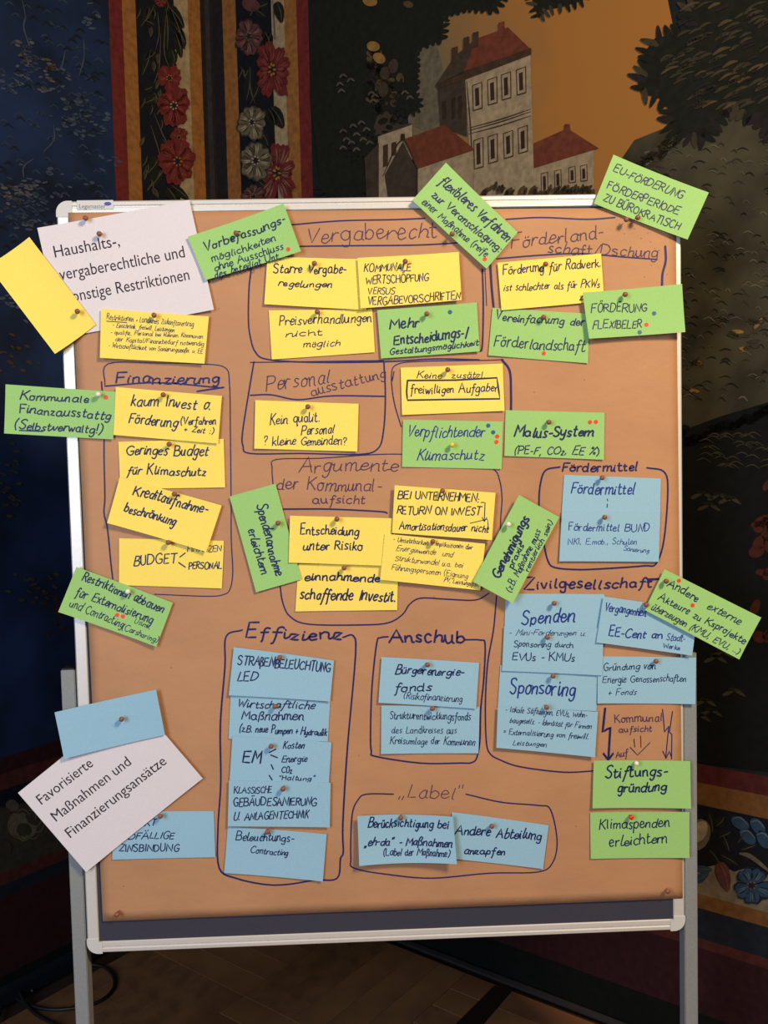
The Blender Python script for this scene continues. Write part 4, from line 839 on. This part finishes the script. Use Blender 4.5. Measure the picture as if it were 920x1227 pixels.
card(GR, [(482.8, 502.8), (602.4, 505.2), (600.6, 562), (481.6, 559.4)], [(541.3, 533)], [('Verpflichtender', 487.4, 523.5, 579.3, 523.5, 11), ('Klimaschutz', 499.6, 550.9, 579.3, 550.9, 11.5)], 'green card reading Verpflichtender Klimaschutz with four sticker dots', 0, .002, 1.4, ink='blueink', dots=[(584.8, 510, 'dotb'), (590.6, 518, 'dotb'), (595.4, 523, 'red'), (594.5, 529.6, 'red')], pinm='piny', piname='yellow push pin in the green card reading Verpflichtender Klimaschutz', group=GG)
card(GR, [(605.5, 491.5), (723.9, 494.6), (723, 550.9), (604, 546.3)], [(657.5, 505.8)], [('Malus-System', 615.8, 523.5, 709.5, 522.9, 11.5, 2.2), ('(PE-F, CO2, EE %)', 615.8, 544.2, 716.2, 544.8, 9)], 'green card reading Malus-System with two red sticker dots', 0, .002, 1.4, dots=[(706.5, 505.8, 'red'), (713.5, 505.5, 'red')], piname='brown push pin in the green card reading Malus-System', group=GG)
card(GR, [(330, 579.5), (361.3, 694), (307, 709.5), (275, 595)], [(333, 626.8)], [('Spendenannahme', 307.5, 605.5, 330, 690.5, 11, 1.7), ('erleichtern', 297.5, 635.5, 313, 688.8, 9, 1.6)], 'green card turned upright reading Spendenannahme erleichtern', 1, .0015, 1.6, piname='brown push pin in the upright green card reading Spendenannahme', group=GG)
card(Y_, [(357.5, 676), (477, 676), (475.8, 730.8), (353.8, 732.5)], [(412.3, 680.5)], [('einnahmende', 365, 695, 453.8, 697, 10.5), ('schaffende Investit.', 359.5, 717.5, 474, 720.3, 11)], 'yellow card reading einnahmende schaffende Investit.', 0, .001, 1.9, piname='brown push pin in the yellow card reading einnahmende', group=GY)
card(Y_, [(347.5, 618), (470, 621), (467, 678), (346, 674)], [(403.5, 622)], [('Entscheidung', 360, 640, 429.5, 641.3, 10.5), ('unter Risiko', 363, 658.8, 433.8, 658.8, 10)], 'yellow card reading Entscheidung unter Risiko', 2, .0012, 1.6, piname='brown push pin in the yellow card reading Entscheidung unter Risiko', group=GY)
card(Y_, [(460.9, 639.3), (581, 651.5), (575, 707.2), (455.4, 694.5)], [(518.5, 649)], [('- Umsetzbarkeit & Implikationen der', 471.2, 648.8, 565.5, 658.3, 5), ('Energiewende  und', 474.5, 659.5, 541.8, 667.3, 5.8), ('Strukturwandel u.a. bei', 473, 671.7, 553.8, 680.4, 5.8), ('Führungspersonen (Eignung', 469, 682.3, 560, 693, 6), ('PV, Leistungsfäh.', 531.5, 697.2, 573.6, 702.6, 4.5)], 'yellow card in small writing mentioning Energiewende and Strukturwandel', 3, .0012, 1.05, piname='brown push pin in the small-writing yellow card mentioning Energiewende', group=GY)
card(Y_, [(472.8, 581.4), (593.5, 590.4), (589, 647), (469.6, 638.5)], [(530, 588.2)], [('BEI UNTERNEHMEN:', 476.4, 597.2, 573.6, 601.3, 9), ('RETURN ON INVEST', 475.8, 615.7, 575, 617.6, 9), ('Amortisationsdauer nicht', 478, 634, 584.5, 637.6, 8.5)], 'yellow card reading BEI UNTERNEHMEN RETURN ON INVEST', 4, .0012, 1.4, extra=[([(576, 602), (581, 602), (580, 624)], 1.1), ([(577.5, 620), (580, 625), (583, 620)], 1.1), ([(563, 627), (584, 622), (585, 635)], 1)], piname='brown push pin in the yellow card reading BEI UNTERNEHMEN', group=GY)
card(GR, [(566.3, 696.6), (621.7, 593), (669.6, 619.7), (613.6, 722.2)], [(609.2, 628.4)], [('Genehmigungs', 597.5, 693.6, 634, 621.6, 11.5, 2.2), ('praxis', 614.2, 681.4, 627.3, 653.9, 8, 1.7), ('(z.B. Maßnahme muss', 611.5, 709.6, 648, 637, 7.5, 1.4), ('rentierlich sein)', 632.5, 684.7, 662, 626.7, 7, 1.4)], 'green card turned steeply upward reading Genehmigungspraxis', 6, .003, 1.6, pinm='pinw', piname='white push pin in the steep green card reading Genehmigungspraxis', group=GG)
# -- right column
card(BL, [(675.7, 569), (791.4, 573.4), (790.2, 621), (672.5, 617)], [(721.4, 572.5)], [('Fördermittel', 684.2, 591.5, 759.9, 593, 12, 1.6)], 'upper blue card reading Fördermittel in large letters', 0, .001, 1.4, ink='blueink', extra=[([(727.5, 598), (727.8, 600)], 1.2), ([(727.5, 604), (727, 608)], 1.2)], piname='brown push pin in the upper blue card reading Fördermittel', group=GB)
card(BL, [(673, 612), (790.6, 613.5), (788.6, 673), (669.7, 672.4)], [(724.3, 619.8)], [('Fördermittel BUND', 681.4, 635.5, 777.5, 637, 8.5), ('NKI, E.mob., Schulen', 680.4, 652.5, 762.4, 651.9, 6.5, 1.1), ('Sanierung', 746.6, 659.5, 776.6, 662.3, 5, 1.1)], 'blue card reading Fördermittel BUND below the upper Fördermittel card', 1, .0015, 1.2, ink='blueink', piname='brown push pin in the blue card reading Fördermittel BUND', group=GB)
card(BL, [(605.5, 711.3), (724, 711.9), (721.5, 762), (604, 762)], [(663.8, 722.9)], [('Spenden', 624.5, 747.5, 688, 745.8, 15, 1.9)], 'blue card reading Spenden in large letters', 0, .001, 1.9, ink='blueink', piname='brown push pin in the blue card reading Spenden', group=GB)
card(BL, [(599.3, 797), (715.8, 799), (714.4, 852), (596.2, 847)], [(662.6, 810)], [('Sponsoring', 610.4, 831, 688.4, 832.8, 15, 1.9)], 'blue card reading Sponsoring in large letters', 0, .0008, 1.9, ink='blueink', piname='brown push pin in the blue card reading Sponsoring', group=GB)
card(BL, [(715.8, 786.2), (833.6, 787.9), (832.5, 843.3), (714.9, 842.2)], [(785.9, 792.4)], [('Gründung von', 722.8, 803.2, 785, 801, 8), ('Energie Genossenschaften', 721.4, 818, 821, 816, 7.5), ('+ Fonds', 728, 832.8, 761.6, 832.3, 7)], 'blue card reading Gründung von Energie Genossenschaften', 0, .002, 1.2, piname='brown push pin in the blue card reading Gründung', group=GB)
card(BL, [(603.8, 750.3), (722.8, 752.3), (720.9, 809), (601.3, 803.5)], [(655.6, 763.6)], [('- Mini-Förderungen u.', 609.8, 760.8, 701.6, 761.6, 6, 1.1), ('Sponsoring durch', 615.4, 774.9, 686, 775.7, 7), ('EVUs - KMUs', 613.5, 791, 688, 791.9, 8.5)], 'blue card reading Mini-Förderungen u. Sponsoring durch EVUs', 1, .0018, 1.35, piname='brown push pin in the blue card reading Mini-Förderungen', group=GB)
card(BL, [(596.2, 846.4), (716, 852.6), (712, 906.6), (594.2, 895.3)], [(654.7, 847.5)], [('- lokale Stiftungen, EVUs, Wohn-', 605, 852.5, 703, 860, 6), ('baugesells. - Identität für Firmen', 610.4, 865.5, 708, 873, 6), ('= Externalisierung von freiwill.', 602.7, 879, 704.5, 885.5, 6.5), ('Leistungen', 614, 892, 654.4, 894.5, 6)], 'blue card in small writing starting lokale Stiftungen, EVUs', 2, .002, 1.25, piname='brown push pin in the blue card reading lokale Stiftungen', group=GB)
card(BL, [(722.5, 714.5), (836, 731), (828, 785), (713.8, 769.3)], [(774, 724.7)], [('Vergangenheit', 724.3, 731.5, 773.7, 738.7, 9), ('EE-Cent an', 729, 762.2, 793, 765.5, 11, 1.6), ('Stadt-', 797.7, 766.4, 819.5, 768.7, 7), ('Werke', 794, 776, 813.3, 778, 5.5)], 'blue card reading Vergangenheit EE-Cent an Stadtwerke', 2, .0025, 1.3, ink='blueink', piname='brown push pin in the blue card reading Vergangenheit EE-Cent', group=GB)
card(GR, [(796.1, 681.9), (908, 738.6), (881.3, 788), (771.9, 730.7)], [(798, 696.4)], [('Andere', 798.7, 701.4, 833.3, 721.3, 9), ('externe', 845.3, 728.7, 883, 747, 8), ('Akteure zu Ksprojekte', 787.6, 717.5, 887.9, 769.6, 8.5), ('überzeugen (KMU, EVU, ..)', 779.7, 729.5, 880, 782.5, 7.5)], 'slanted green card reading Andere externe Akteure sticking out at the right', 4, .004, 1.4, dots=[(813.2, 695.7, 'red'), (829.2, 725, 'red')], piname='brown push pin in the slanted green card reading Andere externe Akteure', group=GG)
card(GR, [(711, 911), (826, 911.3), (826.5, 967.5), (709, 967.5)], [(762.3, 914.8)], [('Stiftungs-', 724.5, 932, 800, 928.8, 13, 2.0), ('gründung', 740, 949, 797.5, 947.5, 12, 2.0)], 'green card reading Stiftungsgründung under the drawn arrows', 1, .003, 2.0, pinm='pinw', piname='white push pin in the green card reading Stiftungsgründung', group=GG)
card(GR, [(706.8, 973.3), (825.3, 972.5), (825, 1027), (707.3, 1028.5)], [(756, 979.3)], [('Klimaspenden', 718, 993.8, 801.8, 990.5, 11.5, 1.5), ('erleichtern', 730, 1013.8, 799, 1009.8, 11.5, 1.5)], 'green card reading Klimaspenden erleichtern at the lower right', 0, .002, 1.5, pinm='pinr', piname='red push pin in the green card reading Klimaspenden erleichtern', group=GG)
# -- Effizienz column
card(BL, [(276.3, 832.5), (395.4, 841.4), (392.7, 888.4), (274, 885)], [(329.5, 846.6)], [('Wirtschaftliche', 284.6, 847.7, 376, 849.1, 8.5), ('Maßnahmen', 289.3, 861.6, 364, 863, 9), ('(z.B. neue Pumpen + Hydraulik', 286.8, 876.3, 391, 881.8, 8)], 'blue card reading Wirtschaftliche Maßnahmen', 0, .0008, 1.5, piname='brown push pin in the blue card reading Wirtschaftliche Maßnahmen', group=GB)
card(BL, [(280.2, 775.2), (400.1, 791), (395.5, 840), (274.4, 832.5)], [(335, 787.9)], [('STRAßENBELEUCHTUNG', 284.6, 795.5, 395.4, 805.3, 10), ('LED', 284.6, 815.3, 308.2, 815.3, 10)], 'blue card reading STRAßENBELEUCHTUNG LED', 1, .0025, 1.5, piname='brown push pin in the blue card reading STRAßENBELEUCHTUNG', group=GB)
card(BL, [(278.5, 881.8), (397, 889.3), (393.8, 940), (275, 937)], [(324.8, 894.3)], [('EM', 291, 913.4, 311.5, 915, 15, 2.0), ('Kosten', 339.2, 896.8, 364, 896.8, 7), ('Energie', 337.3, 912.8, 367.7, 912.8, 7), ('CO2', 337.3, 926.2, 349.7, 926.2, 7), ('"Haltung"', 333.7, 934.4, 376, 935, 5)], 'blue card reading EM with Kosten, Energie, CO2 and Haltung', 1, .001, 1.6, extra=[([(322.5, 901.7), (330.3, 897.6)], 1.6), ([(324.2, 904.5), (332.3, 907.8)], 1.6), ([(324.8, 916), (327.5, 921.7)], 1.6), ([(322.5, 928.9), (326, 934.4)], 1.6)], piname='brown push pin in the blue card reading EM', group=GB)
card(BL, [(273, 990.4), (391.3, 998.7), (386.8, 1054.7), (268.8, 1045)], [(320.4, 996.8)], [('Beleuchtungs-', 282.7, 1006.5, 352, 1008.6, 9), ('Contracting', 299.9, 1022, 344.2, 1025, 8)], 'blue card reading Beleuchtungs-Contracting', 0, .0025, 1.3, piname='brown push pin in the blue card reading Beleuchtungs-Contracting', group=GB)
card(BL, [(274.4, 935), (396, 937.8), (395, 991), (273, 989.8)], [(339, 945.2)], [('KLASSISCHE', 280.5, 950.2, 325.3, 950.2, 7.5), ('GEBÄUDESANIERUNG', 280, 965.5, 378.8, 965, 9), ('U. ANLAGENTECHNIK', 280, 982.6, 369, 979.9, 8.5)], 'blue card reading KLASSISCHE GEBÄUDESANIERUNG', 2, .0012, 1.4, piname='brown push pin in the blue card reading KLASSISCHE GEBÄUDESANIERUNG', group=GB)
card(BL, [(457.2, 787), (573.8, 794), (570, 848.7), (453.3, 841.6)], [(511.9, 796.5)], [('Bürgerenergie-', 473.4, 807, 555.3, 809.5, 10), ('fonds', 473.4, 828, 516.9, 828, 10.5), ('(Risikofinanzierung', 483.6, 837, 552.9, 840.9, 7, 1.2)], 'blue card reading Bürgerenergiefonds', 1, .002, 1.6, piname='brown push pin in the blue card reading Bürgerenergiefonds', group=GB)
card(BL, [(456.8, 845), (574.5, 846.8), (572.9, 902), (456.4, 902.8)], [(518.2, 849)], [('Strukturentwicklungsfonds', 467.3, 860.9, 563, 863, 8.5), ('des Landkreises aus', 469.2, 878.2, 546.8, 878.4, 7.5), ('Kreisumlage der Kommunen', 467.3, 890.8, 568.6, 892.7, 8)], 'blue card reading Strukturentwicklungsfonds', 0, .002, 1.1, piname='brown push pin in the blue card reading Strukturentwicklungsfonds', group=GB)
# -- lower left, label frame
card(BL, [(135, 973), (256.2, 971.6), (258, 1026.7), (134.8, 1029.7)], [(192, 978)], [('KT', 173.5, 989, 186, 989, 8), ('LANDFÄLLIGE', 131, 1005.4, 207.9, 1004.8, 8), ('ZINSBINDUNG', 143, 1020, 213.9, 1020, 8.5)], 'blue card reading ZINSBINDUNG half behind the white sheet', 0, .001, 1.4, piname='brown push pin in the blue card reading ZINSBINDUNG', group=GB)
card(WH, [(22.2, 949.4), (161.6, 837), (243.2, 932), (103.8, 1044)], None, label='white sheet printed Favorisierte Maßnahmen und Finanzierungsansätze', layer=2, curl=.003, name='printed_sheet', cat='paper',
     printed=[('Favorisierte', 50.6, 963.8, 112.4, 917, 12.6), ('Maßnahmen und', 68, 984, 158, 915.2, 12.6), ('Finanzierungsansätze', 85, 1003.6, 200.6, 914, 12.6)], group='printed white sheets')
card(BL, [(66.6, 852.6), (187.2, 826), (198, 880), (78.2, 908)], [(145.5, 861.7)], label='blank blue card lying over the top of the lower white sheet', layer=4, curl=.004, piname='brown push pin in the blank blue card at the left', group=GB)
card(BL, [(540.9, 972.8), (657, 988.4), (650, 1040.3), (545.6, 1029)], [(589, 990)], [('Andere Abteilung', 544.4, 999, 647.7, 1006.4, 10.5), ('anzapfen', 555.9, 1022, 604.3, 1025, 8.5)], 'blue card reading Andere Abteilung anzapfen', 0, .002, 1.7, piname='brown push pin in the blue card reading Andere Abteilung', group=GB)
card(BL, [(428.2, 976.2), (542, 976.2), (546, 1030.5), (430.3, 1034)], [(480, 979.9)], [('Berücksichtigung bei', 440.8, 990.7, 536.2, 990.7, 10), ('„eh-da" - Maßnahmen', 436.4, 1012.5, 540.6, 1011.8, 9), ('(Label der Maßnahme)', 459.3, 1023.9, 537.7, 1023, 7)], 'blue card reading Berücksichtigung bei eh-da Maßnahmen', 2, .009, 1.6, piname='brown push pin in the blue card reading Berücksichtigung', group=GB)
# pins that hold the brown paper itself
for x, y, t in ((102.5, 261.5, 'brown push pin at the top left corner of the brown paper'), (140, 1096, 'brown push pin at the bottom left corner of the brown paper'), (799.5, 1068, 'brown push pin at the bottom right corner of the brown paper')):
    push_pin(x, y, PD+.0006, t)
# maker's name on the top rail
def adopt_board(o): o.parent = board; o.matrix_parent_inverse = Matrix.Translation(-Vector((0, .02, 0))); return o
bd = lambda p: .0014
part('name_plate', box_bm(*[v for v in (on_board(92, 246).x, on_board(136, 246).x)], -.0012, .002, on_board(110, 251.5).y, on_board(110, 240).y, .0008, 1), M['capm'])
print_text('Legamaster', 95, 249.4, 126.5, 249.4, 4.6, .0014, bd, adopt_board, 'legm', 'rail_lettering')
c_ = on_board(129.3, 244.4); vv = []
for k in range(20): a = 2*math.pi*k/20; vv.append((c_.x+.0068*math.cos(a), -.0017, c_.y+.0035*math.sin(a)))
adopt_board(mesh('rail_emblem', vv, [tuple(range(20))], mat('emblem_blue', (60, 66, 160), .4, .4)))
